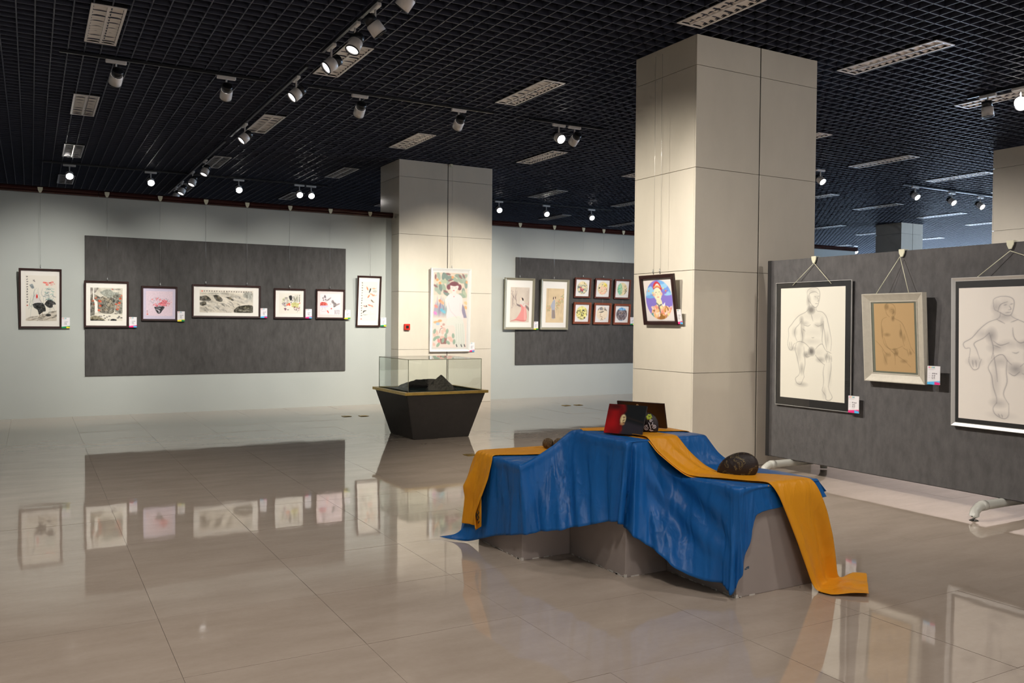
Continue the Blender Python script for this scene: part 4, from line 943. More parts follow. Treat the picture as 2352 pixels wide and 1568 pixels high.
# pencil drawing under a clip glass on a black board
t = on_screen('pencil drawing of a seated man on white paper over a black board', 6.345, 5.412, .687, 1.934, lean=.012, fw=.004, fmat=M_ALU, art=art_nude1, inner=(.066, .066, .92, .954), paper=(.93, .915, .86), matm=M_BLACKBOARD, cw=270, depth=.014, profile='box', glass=True, name='framed_drawing')
t2 = on_screen('charcoal sketch of a seated man on tan paper in champagne frame', 5.228, 4.62, 1.006, 1.797, lean=.06, fw=.078, fmat=M_SILVERFRAME, art=art_nude2, inner=(.173, .119, .836, .887), paper=(.72, .60, .43), matm=M_MATTE_G, cw=150, depth=.06, profile='scoop', name='framed_drawing')
t3 = on_screen('large pencil drawing of a seated man in thin silver frame at right edge', 4.397, 3.16, .680, 1.905, lean=.03, fw=.030, fmat=M_ALU, art=art_nude3, inner=(.048, .055, .952, .93), paper=(.91, .885, .85), matm=M_BLACKBOARD, cw=330, depth=.03, profile='scoop', name='framed_drawing')
def strings(t, h, pts, ap):
    for p in pts:
        link('hanging_string', tube_mesh('hanging_string', [(p[0], p[1], h + p[2]), ap], .0028, 5), M_HOOK, t)
strings(t, 1.247, [(-.24, -.018, -.03), (.235, -.018, -.03)], (0.0, .012, 2.115 - .687))
strings(t2, .791, [(-.17, -.03, 0), (.155, -.03, 0)], (.02, .055, 2.115 - 1.006))
strings(t3, 1.225, [(-.40, -.02, 0), (.36, -.02, 0)], (-.16, .02, 2.10 - .68))
for y, n in ((5.878, 'first drawing from the column'), (4.905, 'tan paper sketch'), (3.945, 'large drawing at the right edge')):
    hook(XP - .010, y, 2.176, math.radians(-90), 'cream clip on the screen top holding the ' + n, 1.0)
caption('caption card with pink and blue foot beside the first pencil drawing', (XP - .045, 5.359, .690), math.radians(-90), PK, BL, 21, .118, .158)
caption('caption card with blue and pink foot beside the tan paper sketch', (XP - .075, 4.535, 1.010), math.radians(-90), BL, PK, 22, .116, .157)

# ------------------------------------------------------------------ glass display case
CX, CY = 4.645, 10.485
vc = thing('display_case', 'dark tapered display case with brass rim and glass cover', 'display case', (CX, CY, 0))
bm = bmesh.new()
lo = [bm.verts.new((sx * .395, sy * .395, 0)) for sx, sy in ((-1, -1), (1, -1), (1, 1), (-1, 1))]
hi = [bm.verts.new((sx * .555, sy * .555, .585)) for sx, sy in ((-1, -1), (1, -1), (1, 1), (-1, 1))]
bm.faces.new(lo[::-1]); bm.faces.new(hi)
for k in range(4): bm.faces.new((lo[k], lo[(k + 1) % 4], hi[(k + 1) % 4], hi[k]))
bmesh.ops.bevel(bm, geom=bm.edges[:], offset=.006, segments=2, affect='EDGES')
me = bpy.data.meshes.new('tapered_base'); bm.to_mesh(me); bm.free(); link('tapered_base', me, M_CASE, vc)
bm = bmesh.new()
for s in (-1, 1):
    bm_box(bm, -.585, .585, s * .5625 - .0225, s * .5625 + .0225, .585, .62)
    bm_box(bm, s * .5625 - .0225, s * .5625 + .0225, -.54, .54, .585, .62)
me = bpy.data.meshes.new('brass_rim'); bm.to_mesh(me); bm.free(); link('brass_rim', me, M_BRASS, vc)
box('green_bed', (-.54, .54, -.54, .54, .586, .606), M_CASEGREEN, vc)
G = .515
for k, (a, b) in enumerate((((-1, -1), (1, -1)), ((1, -1), (1, 1)), ((1, 1), (-1, 1)), ((-1, 1), (-1, -1)))):
    x0, x1 = sorted((a[0] * G, b[0] * G)); y0, y1 = sorted((a[1] * G, b[1] * G))
    if x0 == x1: d = (x0 - .003, x0 + .003, y0, y1, .607, 1.025)
    else: d = (x0, x1, y0 - .003, y0 + .003, .607, 1.025)
    box('glass_pane', d, M_GLASS, vc)
box('glass_pane', (-G, G, -G, G, 1.026, 1.032), M_GLASS, vc)
for sx in (-1, 1):
    for sy in (-1, 1):
        link('glass_corner', tube_mesh('glass_corner', [(sx * G, sy * G, .607), (sx * G, sy * G, 1.032)], .0042, 6), M_GLASSEDGE, vc)
    link('glass_top_edge', tube_mesh('glass_top_edge', [(sx * G, -G, 1.029), (sx * G, G, 1.029)], .0042, 6), M_GLASSEDGE, vc)
    link('glass_top_edge', tube_mesh('glass_top_edge', [(-G, sx * G, 1.029), (G, sx * G, 1.029)], .0042, 6), M_GLASSEDGE, vc)
# relief model inside: a cone-shaped hill in front of a long ridge
def relief(name, label, fn, x0, x1, y0, y1, n=46):
    X, Y = np.meshgrid(np.linspace(x0, x1, n), np.linspace(y0, y1, n))
    Z = fn(X, Y)
    me = grid_mesh(name, np.stack([X, Y, Z], -1)); smooth(me)
    return tag(link(name, me, M_ROCK), label, 'rock model')
rg = np.random.default_rng(5)
def nz2(X, Y, f, seed):
    r = np.random.default_rng(seed); s = 0
    for k in range(7):
        a, b, ph = r.normal() * f, r.normal() * f, r.uniform(0, 6)
        s = s + np.sin(a * X + b * Y + ph)
    return s / 7
def cone(X, Y):
    d = np.hypot(X - 4.79, (Y - 10.43) * 1.0)
    return .606 + np.maximum(0, .205 - d * .98 + .012 * nz2(X, Y, 40, 3)) - .004 * (d > .21)
def ridge(X, Y):
    u = np.clip((X - 4.30) / .42, 0, 1)
    top = .035 + .085 * np.sin(u * math.pi * .5) ** .7
    d = np.abs(Y - 10.75 + .03 * np.sin(X * 9))
    e = np.clip((X - 4.27) / .06, 0, 1) * np.clip((4.98 - X) / .12, 0, 1)
    return .606 + np.maximum(-.004, (top * np.clip(1.15 - d / .15, 0, 1) + .012 * nz2(X, Y, 45, 8)) * e - .004)
relief('rock_cone', 'small cone shaped rock hill inside the glass display case', cone, 4.57, 5.01, 10.21, 10.65)
relief('rock_ridge', 'long low dark rock ridge behind the cone in the display case', ridge, 4.26, 4.99, 10.655, 10.95)

# ------------------------------------------------------------------ plinths under the cloths
def plinth(label, x0, x1, y0, y1, h):
    t = thing('plinth', label, 'plinth', ((x0 + x1) / 2, (y0 + y1) / 2, 0), group='three stepped plinths')
    w, d = (x1 - x0) / 2, (y1 - y0) / 2
    box('body', (-w, w, -d, d, 0, h), M_PLINTH, t, .004, 2)
    # worn white chips along the foot of the visible corner
    bm = bmesh.new(); r = random.Random(int(x0 * 100))
    for k in range(14):
        a = r.uniform(0, 1) ** 1.6
        y = -d + a * 2 * d * .95
        bm_box(bm, -w - .0015, -w + .004, y, min(d, y + r.uniform(.01, .05)), 0, r.uniform(.004, .010))
    for k in range(3):
        x = -w + r.uniform(0, .25); bm_box(bm, x, x + r.uniform(.01, .05), -d - .0015, -d + .004, 0, r.uniform(.003, .008))
    bm_box(bm, -w - .002, -w + .012, -d - .002, -d + .012, 0, .018)
    me = bpy.data.meshes.new('chipped_foot'); bm.to_mesh(me); bm.free(); tag(link('chipped_foot', me, M_CHIP, t), kind='stuff')
    return t
plinth('low mauve grey plinth at the left end under the blue cloth', 2.70, 3.30, 4.641, 5.24, .6)
plinth('tallest mauve grey plinth in the middle under the blue cloth', 3.06, 3.66, 4.041, 4.639, .8)
pc = plinth('low mauve grey plinth at the right end under the blue cloth', 3.37, 3.97, 3.45, 4.039, .6)
M_MARK = mat('blue_paint_mark', (.06, .10, .15), .8)
for x0, x1, z0, z1 in ((-.238, -.222, .148, .156), (-.218, -.206, .152, .166), (-.228, -.216, .158, .163)):
    box('paint_mark', (x0, x1, -.2955, -.2940, z0, z1), M_MARK, pc)

# ------------------------------------------------------------------ blue cloth draped over the plinths
def crom(A, n):
    """Catmull-Rom resampling along axis 0 to n samples; returns samples and parameter in station units"""
    A = np.asarray(A, float); m = len(A)
    u = np.linspace(0, m - 1, n); i = np.clip(u.astype(int), 0, m - 2); t = (u - i)
    sh = (n,) + (1,) * (A.ndim - 1); t = t.reshape(sh)
    a, b, c, d = A[np.clip(i - 1, 0, m - 1)], A[i], A[i + 1], A[np.clip(i + 2, 0, m - 1)]
    # half-tension spline keeps corners crisp
    T = .35
    m1, m2 = (c - a) * T, (d - b) * T
    return (2 * t ** 3 - 3 * t ** 2 + 1) * b + (t ** 3 - 2 * t ** 2 + t) * m1 + (-2 * t ** 3 + 3 * t ** 2) * c + (t ** 3 - t ** 2) * m2, u
def along(poly, n):
    """n points along a polyline by arc length"""
    p = np.asarray(poly, float); L = np.r_[0, np.cumsum(np.linalg.norm(np.diff(p, axis=0), axis=1))]
    s = np.linspace(0, L[-1], n)
    return np.stack([np.interp(s, L, p[:, k]) for k in range(3)], -1)
TA, TB = .610, .811
ST = [  # front rim point, (mid points), hem, back rim, back hem
    ([(2.70, 5.265, TA - .01), (2.655, 5.295, .35), (2.615, 5.318, .13), (2.598, 5.32, .035), (2.478, 5.40, .010)], (3.31, 5.265, TA - .01), (3.33, 5.27, .3)),
    ([(2.685, 5.235, TA), (2.645, 5.25, .30), (2.605, 5.275, .10), (2.575, 5.275, .03), (2.53, 5.29, .010)], (3.31, 5.23, TA), (3.33, 5.23, .3)),
    ([(2.682, 5.16, TA), (2.640, 5.17, .14), (2.600, 5.19, .012)], (3.31, 5.10, TA), (3.33, 5.1, .3)),
    ([(2.680, 4.92, TA), (2.655, 4.91, .104)], (3.31, 4.95, TA), (3.33, 4.95, .3)),
    ([(2.680, 4.72, TA), (2.655, 4.70, .154)], (3.31, 4.78, TA), (3.33, 4.78, .3)),
    ([(2.682, 4.636, TA), (2.672, 4.575, .185)], (3.31, 4.66, TA), (3.34, 4.66, .35)),
    ([(2.80, 4.640, .655), (2.745, 4.485, .209)], (3.45, 4.655, .69), (3.50, 4.66, .40)),
    ([(2.93, 4.638, .722), (2.80, 4.39, .238)], (3.60, 4.652, .76), (3.66, 4.66, .42)),
    ([(3.043, 4.600, TB), (2.86, 4.30, .265)], (3.675, 4.62, TB), (3.72, 4.62, .45)),
    ([(3.043, 4.40, TB), (2.915, 4.20, .297)], (3.675, 4.42, TB), (3.73, 4.42, .45)),
    ([(3.043, 4.20, TB), (2.975, 4.105, .330)], (3.675, 4.22, TB), (3.74, 4.20, .48)),
    ([(3.045, 4.028, TB), (3.015, 4.030, .335)], (3.675, 4.06, TB), (3.76, 4.05, .50)),
    ([(3.11, 4.022, .795), (3.045, 3.985, .285)], (3.685, 4.028, .785), (3.80, 4.0, .52)),
    ([(3.20, 4.015, .735), (3.095, 3.89, .225)], (3.74, 3.99, .70), (3.86, 3.97, .56)),
    ([(3.30, 3.985, .655), (3.15, 3.78, .16)], (3.82, 3.93, .635), (3.93, 3.92, .57)),
    ([(3.352, 3.90, TA + .004), (3.205, 3.67, .10)], (3.94, 3.85, TA + .004), (4.0, 3.84, .53)),
    ([(3.352, 3.75, TA), (3.25, 3.58, .082)], (3.985, 3.72, TA), (4.01, 3.72, .52)),
    ([(3.352, 3.58, TA), (3.295, 3.49, .075)], (3.985, 3.58, TA), (4.01, 3.58, .52)),
    ([(3.355, 3.47, TA), (3.325, 3.43, .036)], (3.985, 3.50, TA), (4.01, 3.50, .52)),
    ([(3.372, 3.437, TA), (3.362, 3.415, .13)], (3.985, 3.47, TA), (4.015, 3.47, .52)),
    ([(3.42, 3.435, TA), (3.435, 3.412, .31)], (3.985, 3.455, TA), (4.015, 3.455, .52)),
    ([(3.50, 3.435, TA), (3.485, 3.42, .452)], (3.985, 3.448, TA), (4.018, 3.445, .525)),
    ([(3.65, 3.435, TA), (3.65, 3.425, .475)], (3.986, 3.444, TA), (4.02, 3.435, .53)),
    ([(3.85, 3.435, TA), (3.86, 3.422, .49)], (3.986, 3.441, TA), (4.025, 3.42, .535)),
    ([(3.985, 3.435, TA - .004), (4.02, 3.40, .51)], (3.987, 3.439, TA - .004), (4.03, 3.41, .54)),
]
NF, NT, NB, NC = 34, 12, 8, 300
front = np.stack([along(s[0], NF) for s in ST])
inner = np.stack([along([s[0][0], s[1]], NT) for s in ST])
back = np.stack([along([s[1], s[2]], NB) for s in ST])
front, U = crom(front, NC); inner, _ = crom(inner, NC); back, _ = crom(back, NC)
# folds in the hanging side: displacement along the outward normal of the hem line
tan = np.gradient(front[:, NF // 2, :2], axis=0); tan /= np.linalg.norm(tan, axis=1, keepdims=True) + 1e-9
k9 = np.ones(9) / 9
tan = np.stack([np.convolve(np.pad(tan[:, i], 4, mode='edge'), k9, 'valid') for i in range(2)], -1)
nrm = np.stack([tan[:, 1], -tan[:, 0]], -1); nrm /= np.linalg.norm(nrm, axis=1, keepdims=True) + 1e-9
nrm = -nrm if (nrm[150] @ np.array([-1, -1])) < 0 else nrm
tt = np.linspace(0, 1, NF)[None, :]; uu = U[:, None]
def ridgef(u0, w, a, drift=0.0, p=.8): return a * np.exp(-((uu - u0 - drift * tt) / w) ** 2) * tt ** p
D = np.zeros((NC, NF))
for u0, w, a, dr in ((2.6, .16, .012, .1), (3.4, .12, -.008, 0), (4.1, .18, .010, 0), (5.05, .22, .018, .15), (5.7, .22, -.022, .3), (6.7, .3, .020, .6), (7.4, .25, -.012, .5), (8.0, .22, .016, .5), (8.7, .15, -.010, .2), (9.1, .2, .012, .3), (9.75, .14, -.012, .1), (10.2, .18, .012, .2), (10.7, .10, -.010, .05),
                     (11.15, .20, .030, -.15), (11.62, .16, -.040, .05), (12.1, .2, .034, .15), (12.7, .2, -.018, .6), (13.5, .3, .016, .9), (18.1, .25, .020, -.15), (17.3, .3, -.018, -.5), (18.9, .2, .014, .2), (19.6, .2, -.008, 0)):
    D += ridgef(u0, w, a * 1.45, dr, .55 if 11 < u0 < 12.3 else .85)
# swag folds sweeping from the tall plinth down to the low one
win = np.clip((uu - 12.2) / 1.2, 0, 1) * np.clip((18.2 - uu) / 1.5, 0, 1)
ph = tt * 9.5 - (uu - 12.2) * 1.05 - .10 * (uu - 14) ** 2
D += win * .017 * np.sin(ph * 1.35) * np.sin(np.clip(tt * 1.25, 0, 1) * math.pi) ** .7
# small random creases
for k in range(170):
    u0 = RNG.uniform(2, 23); t0 = RNG.uniform(.15, 1); sl = RNG.uniform(-.8, .8); L = RNG.uniform(.12, .35)
    D += RNG.uniform(-.010, .006) * np.exp(-((uu - u0 - sl * (tt - t0)) / RNG.uniform(.04, .12)) ** 2) * np.exp(-((tt - t0) / L) ** 2)
D[U < 2.0] *= np.clip((U[U < 2.0] - 1) / 1, 0, 1)[:, None]
front[:, :, :2] += nrm[:, None, :] * D[:, :, None]
# round the rim a little and keep clear of the plinths
front[:, 1:4, :2] += nrm[:, None, :] * (.006 * np.array([.8, 1, .6]))[None, :, None]
# concave sag between the tall and the right plinth
sag = np.exp(-((U - 14.2) / 1.3) ** 2)[:, None] * np.sin(np.linspace(0, 1, NF) * math.pi)[None, :] ** 1.2
front[:, :, :2] -= nrm[:, None, :] * (sag * .055)[:, :, None]
sag2 = np.exp(-((U - 6.9) / .8) ** 2)[:, None] * np.sin(np.linspace(0, 1, NF) * math.pi)[None, :]
front[:, :, :2] -= nrm[:, None, :] * (sag2 * .035)[:, :, None]
# keep the hanging cloth clear of the plinths
for bx0, bx1, by0, by1, bh in ((2.70, 3.30, 4.641, 5.24, .6), (3.06, 3.66, 4.041, 4.639, .8), (3.37, 3.97, 3.45, 4.039, .6)):
    m_ = .010
    X_, Y_, Z_ = front[..., 0], front[..., 1], front[..., 2]
    ins = (X_ > bx0 - m_) & (X_ < bx1 + m_) & (Y_ > by0 - m_) & (Y_ < by1 + m_) & (Z_ < bh + .004)
    dx = X_ - (bx0 - m_); dy = Y_ - (by0 - m_)
    front[..., 0] = np.where(ins & (dx <= dy), bx0 - m_, X_); front[..., 1] = np.where(ins & (dx > dy), by0 - m_, Y_)
inner[:, 1:-1, 2] += .0025 * RNG.normal(size=(NC, NT - 2)) * 0 + .002
NETB = np.concatenate([front[:, ::-1], inner[:, 1:], back[:, 1:]], axis=1)
NETB[:, :, 2] = np.maximum(NETB[:, :, 2], .006)
me = grid_mesh('blue_cloth', NETB); smooth(me)
blue = link('blue_cloth', me, M_BLUE)
sd = blue.modifiers.new('thickness', 'SOLIDIFY'); sd.thickness = .002; sd.offset = 1
tag(blue, 'blue satin cloth draped over the three stepped plinths', 'cloth')

# ------------------------------------------------------------------ amber cloths
def ribbon(name, near, far, nc, nr, wob=0.0, seed=1, foldf=None, m=None, parent=None):
    a, _ = crom(near, nr); b, _ = crom(far, nr)
    w = np.linspace(0, 1, nc)[None, :, None]
    P = a[:, None, :] * (1 - w) + b[:, None, :] * w
    if foldf is not None: P = foldf(P, np.linspace(0, 1, nr)[:, None], np.linspace(0, 1, nc)[None, :])
    me = grid_mesh(name, P); smooth(me)
    o = link(name, me, m or M_YELLOW, parent)
    s = o.modifiers.new('thickness', 'SOLIDIFY'); s.thickness = .002; s.offset = 0
    return o
def f_left(P, r, w):
    hang = np.clip((r - .46) / .25, 0, 1)
    P = P.copy()
    P[:, :, 0] -= hang * (.022 * np.sin(w * 9.5 + r * 1.5) + .012 * np.sin(w * 17 + 1)) + hang * .01
    P[:, :, 2] += (1 - np.clip((r - .40) / .08, 0, 1)) * .0015 * np.sin(w * 30 + r * 20)
    return P
yl = ribbon('amber_cloth', [(3.10, 4.86, .619), (2.90, 4.93, .619), (2.70, 5.00, .620), (2.664, 4.985, .585), (2.648, 4.99, .45), (2.640, 5.03, .32), (2.632, 5.075, .22), (2.628, 5.055, .125)],
            [(3.26, 5.235, .619), (2.95, 5.232, .619), (2.70, 5.228, .622), (2.664, 5.245, .575), (2.642, 5.285, .48), (2.618, 5.31, .395), (2.630, 5.295, .32), (2.612, 5.325, .125)], 44, 90, foldf=f_left)
tag(yl, 'amber yellow cloth hanging over the left end of the blue cloth', 'cloth')
# the turned-up corner with inked characters
cor = ribbon('folded_corner', [(2.610, 5.115, .25), (2.602, 5.105, .17), (2.605, 5.10, .105)], [(2.612, 5.035, .335), (2.606, 5.02, .24), (2.612, 5.03, .145)], 10, 16, parent=yl)
M_INKB = mat('black_ink', (.012, .010, .010), .8)
def stroke3(pts): 
    link('ink_marking', tube_mesh('ink_marking', pts, .0035, 5), M_INKB, yl)
stroke3([(2.598, 5.085, .235), (2.596, 5.068, .195)]); stroke3([(2.598, 5.090, .205), (2.596, 5.070, .222)])
stroke3([(2.598, 5.055, .245), (2.596, 5.035, .238), (2.595, 5.05, .218), (2.594, 5.032, .205), (2.594, 5.045, .187), (2.595, 5.066, .192)])
stroke3([(2.597, 5.032, .18), (2.596, 5.042, .165)])
def f_right(P, r, w):
    P = P.copy()
    h = np.clip((r - .60) / .1, 0, 1) * np.clip((.93 - r) / .05, 0, 1)
    P[:, :, 1] -= h * (.014 * np.sin(w * 6.0 - 1.2 + r * 3) + .008 * np.sin(w * 15))
    g = np.clip((r - .2) / .08, 0, 1) * np.clip((.45 - r) / .08, 0, 1)
    P[:, :, 2] += g * (.010 * np.sin(w * 7 + 2 + r * 8) + .006 * np.sin(w * 16)) + .004 * np.exp(-(w / .08) ** 2) * np.clip((.6 - r) / .1, 0, 1)
    fl = np.clip((r - .90) / .04, 0, 1)
    P[:, :, 2] += fl * (.010 + .006 * np.sin(w * 14 + r * 40))
    P[:, :, 2] = np.maximum(P[:, :, 2], .006)
    return P
NEAR = [(3.135, 4.42, .824), (3.155, 4.34, .824), (3.18, 4.22, .826), (3.195, 4.12, .828), (3.205, 4.035, .822), (3.240, 3.985, .755), (3.300, 3.91, .680), (3.345, 3.845, .632), (3.385, 3.76, .620), (3.44, 3.66, .620), (3.52, 3.53, .620), (3.585, 3.435, .620), (3.625, 3.400, .560), (3.675, 3.388, .45), (3.735, 3.372, .30), (3.790, 3.358, .16), (3.835, 3.345, .045), (3.850, 3.320, .012), (3.87, 3.235, .010), (3.95, 3.17, .010), (4.03, 3.11, .010)]
FAR = [(3.33, 4.42, .824), (3.37, 4.34, .824), (3.40, 4.22, .826), (3.42, 4.13, .826), (3.435, 4.035, .820), (3.485, 3.985, .745), (3.555, 3.92, .665), (3.615, 3.865, .625), (3.68, 3.79, .620), (3.75, 3.71, .620), (3.85, 3.59, .620), (3.915, 3.435, .618), (3.950, 3.395, .555), (4.005, 3.392, .44), (4.065, 3.405, .29), (4.115, 3.425, .16), (4.150, 3.44, .045), (4.175, 3.445, .012), (4.21, 3.435, .010), (4.29, 3.415, .010), (4.366, 3.39, .010)]
yr = ribbon('amber_cloth', NEAR, FAR, 40, 150, foldf=f_right)
tag(yr, 'amber yellow cloth running from the tall plinth down to the floor at right', 'cloth')
# doubled lower edge of the band and the layer under the propped pictures
ribbon('doubled_edge', [(x - .004, y - .012, z - .016) for x, y, z in NEAR[1:12]], [(x + .03, y + .02, z - .004) for x, y, z in NEAR[1:12]], 6, 70, parent=yr)
ribbon('under_layer', [(3.075, 4.52, .818), (3.25, 4.42, .818), (3.45, 4.31, .818), (3.60, 4.24, .818), (3.672, 4.20, .816), (3.70, 4.19, .77)], [(3.12, 4.625, .818), (3.30, 4.60, .818), (3.50, 4.50, .818), (3.62, 4.42, .818), (3.675, 4.38, .816), (3.705, 4.37, .77)], 10, 40, parent=yr)

# ------------------------------------------------------------------ things standing on the cloths
def slab_between(name, label, p0, p1, h, back, th, face_mat, art=None, cw=60):
    """thin panel standing on the line p0-p1, leaning back by 'back'"""
    d = Vector((p1[0] - p0[0], p1[1] - p0[1], 0)); w = d.length
    rz = math.atan2(d.y, d.x)
    t = thing(name, label, 'picture panel', ((p0[0] + p1[0]) / 2, (p0[1] + p1[1]) / 2, p0[2]), (-math.asin(back / h), 0, rz))
    box('panel', (-w / 2, w / 2, 0, th, 0, h), face_mat, t, .001)
    if art:
        c = Canvas(w, h, cw, (.1, .1, .1)); art(c); c.mesh('printed_face', t, -w / 2, -.0012, 0, M_PRINTG)
    return t, w
M_PRINTG = print_mat('glossy_print', .35)
def art_lantern(c):
    c.c[:] = np.array((.10, .11, .12))
    n = c.noise(5, 3)[..., None]
    left = np.clip((.48 - c.X + .05 * np.sin(c.Y * 12)) / .10, 0, 1)[..., None]
    c.c = c.c * (1 - left) + left * np.array((.56, .07, .08)) * (.75 + .5 * n)
    c.poly([(.5, .55), (1, .7), (1, 1), (.42, 1)], (.22, .20, .23), .8, soft=.08)
    c.ell(.38, .22, .06, .1, (.42, .05, .06), .8, soft=.05); c.ell(.2, .08, .2, .1, (.18, .05, .06), .7, soft=.1)
    c.line([(.5, .42), (.75, .5), (1, .58)], .04, (.20, .16, .14), .7)
    c.ell(.445, .50, .075, .165, (.90, .82, .62)); c.ell(.445, .66, .06, .05, (.80, .60, .42), .9)
    c.glyphs(.47, .43, 3, .06, (.35, .22, .14), seed=5, step=.07); c.line([(.4, .36), (.39, .6)], .012, (.75, .62, .42), .8)
    c.line([(.44, .72), (.45, .9)], .02, (.55, .12, .1), .8)
slab_between('propped_photo', 'propped photo panel of a glowing lantern, red and black', (3.098, 4.328, .826), (3.219, 4.104, .830), .190, .078, .012, M_BLACKMETAL, art_lantern, 70)
t, w = slab_between('propped_board', 'dark brown board leaning behind the lantern photo', (3.455, 4.640, .822), (3.607, 4.335, .826), .172, -.05, .010, M_DARKWOOD)
me = lathe_mesh('hanging_ring', [(.004, 0), (.009, 0), (.009, .003), (.004, .003)], 14); o = link('hanging_ring', me, M_CHROME, t); o.location = (-.02, -.002, .152); o.rotation_euler = (math.radians(90), 0, 0)
def stone_mesh(name, sx, sy, sz, seed, flat=.5, n=28, lump=.12, fq=3.0, peak=None):
    bm = bmesh.new(); bmesh.ops.create_uvsphere(bm, u_segments=n * 2, v_segments=n, radius=1)
    r = random.Random(seed); W = [(Vector((r.gauss(0, 1), r.gauss(0, 1), r.gauss(0, 1))) * fq, r.uniform(0, 6), r.uniform(.3, 1)) for _ in range(8)]
    for v in bm.verts:
        d = v.co.normalized(); s = 1 + lump * sum(a * math.sin(k.dot(d) + p) for k, p, a in W) / 3
        z = d.z * s
        if z < -flat: z = -flat - (z + flat) * .0
        f = 1.0
        if peak: f = peak(d)
        v.co = Vector((d.x * s * sx * f, d.y * s * sy * f, (z + flat) * sz))
    me = bpy.data.meshes.new(name); bm.to_mesh(me); bm.free(); smooth(me)
    return me
def rock_mat(name, base, vein, scale, lo, hi, rough=.55, bumps=.5):
    m = bpy.data.materials.new(name); m.use_nodes = True; nt = m.node_tree; b = nt.nodes['Principled BSDF']
    tc = nt.nodes.new('ShaderNodeTexCoord'); n = nt.nodes.new('ShaderNodeTexNoise'); n.inputs['Scale'].default_value = scale; n.inputs['Detail'].default_value = 5; n.inputs['Distortion'].default_value = 2.2
    cr = nt.nodes.new('ShaderNodeValToRGB'); e = cr.color_ramp.elements
    e[0].position = lo - .02; e[0].color = (*base, 1); e[1].position = lo; e[1].color = (*vein, 1)
    k = e.new(hi); k.color = (*vein, 1); k = e.new(hi + .02); k.color = (*base, 1)
    bp = nt.nodes.new('ShaderNodeBump'); bp.inputs['Strength'].default_value = bumps; bp.inputs['Distance'].default_value = .01
    nt.links.new(tc.outputs['Object'], n.inputs['Vector']); nt.links.new(n.outputs['Fac'], cr.inputs[0]); nt.links.new(cr.outputs[0], b.inputs['Base Color'])
    nt.links.new(n.outputs['Fac'], bp.inputs['Height']); nt.links.new(bp.outputs[0], b.inputs['Normal']); b.inputs['Roughness'].default_value = rough
    return m
# dark stone with gold veins on the right plinth
rk = link('dark_stone', stone_mesh('dark_stone', .118, .062, .093, 4, .42, 26, .10, 1.6), rock_mat('gold_veined_stone', (.018, .010, .008), (.17, .125, .045), 14, .570, .588))
for v in rk.data.vertices: v.co.x += .30 * v.co.z - .02
rk.location = (3.656, 3.725, .616); rk.rotation_euler = (0, 0, math.atan2(-.155, .135))
tag(rk, 'dark brown stone with thin gold veins on the amber cloth', 'stone')
# round stone painted with white spirals and a lime flower
ps = thing('painted_stone', 'dark painted stone with white spirals and a lime flower', 'painted stone', (3.372, 4.238, .826), (0, 0, math.radians(-62)))
link('stone_body', stone_mesh('stone_body', .072, .034, .084, 9, .42, 24, .06, 1.5), mat('dark_stone_paint', (.020, .012, .014), .5), ps)
M_CHALK = mat('white_paint_line', (.70, .64, .70), .7); M_LIME = mat('lime_paint', (.45, .55, .06), .7)
def on_stone(x, z):    # front surface of the stone body at local x, z
    q = 1 - (x / .074) ** 2 - ((z / .084 - .42)) ** 2
    return -.034 * math.sqrt(max(q, .02)) - .002
def spiral(cx, cz, r0, turns, start, sgn=1):
    pts = []
    for k in range(26):
        a = start + sgn * k / 25 * turns * 2 * math.pi; r = r0 * (1 - k / 29)
        x, z = cx + r * math.cos(a), cz + r * math.sin(a); pts.append((x, on_stone(x, z), z))
    link('spiral_line', tube_mesh('spiral_line', pts, .0024, 5), M_CHALK, ps)
spiral(.006, .028, .017, 1.8, 1.2); spiral(.052, .036, .013, 1.6, 2.4, -1); spiral(.032, .072, .009, 1.2, .3)
for pa in ([(.020, .062), (.028, .045), (.033, .026), (.034, .008)], [(.034, .045), (.045, .055), (.044, .066)], [(.024, .018), (.034, .012), (.048, .014)]):
    link('painted_line', tube_mesh('painted_line', [(x, on_stone(x, z), z) for x, z in pa], .0024, 5), M_CHALK, ps)
for k in range(6):
    a = k * 1.047; x, z = .018 + .011 * math.cos(a), .096 + .011 * math.sin(a)
    o = link('flower_petal', stone_mesh('flower_petal', .0085, .004, .0085, k, 1.0, 8, 0), M_LIME, ps); o.location = (x, on_stone(x, z) - .001, z - .0085)
# two knobbly brown pods on the left plinth
def pod(label, x, y, z, r, seed):
    me = stone_mesh('walnut_ball', r, r, r, seed, .96, 30, .05, 9.0)
    o = link('walnut_ball', me, rock_mat('pod_%d' % seed, (.085, .045, .018), (.21, .14, .06), 60, .46, .56, .7, 1.0)); o.location = (x, y, z)
    tag(o, label, 'nut ball', 'two knobbly brown balls')
pod('knobbly brown nut ball on amber cloth, the left of two', 3.172, 5.100, .6185, .038, 3)
pod('knobbly brown nut ball half hidden behind the blue cloth, right of two', 3.228, 5.046, .6185, .039, 6)

# ------------------------------------------------------------------ brass floor sockets
for k, (x, y, n) in enumerate(((4.36, 13.06, 'left one of the pair near the felt board'), (4.62, 13.0, 'right one of the pair near the felt board'), (8.54, 13.11, 'left one of the pair between the columns'), (8.79, 13.09, 'right one of the pair between the columns'), (4.34, 8.64, 'in front of the display case'))):
    t = thing('floor_socket', 'brass floor socket plate, ' + n, 'floor socket', (x, y, 0), group='brass floor sockets')
    box('plate', (-.065, .065, -.065, .065, .0005, .006), M_BRASS, t, .002)
    box('lid', (-.04, .04, -.04, .04, .006, .009), M_BRASS, t, .001)

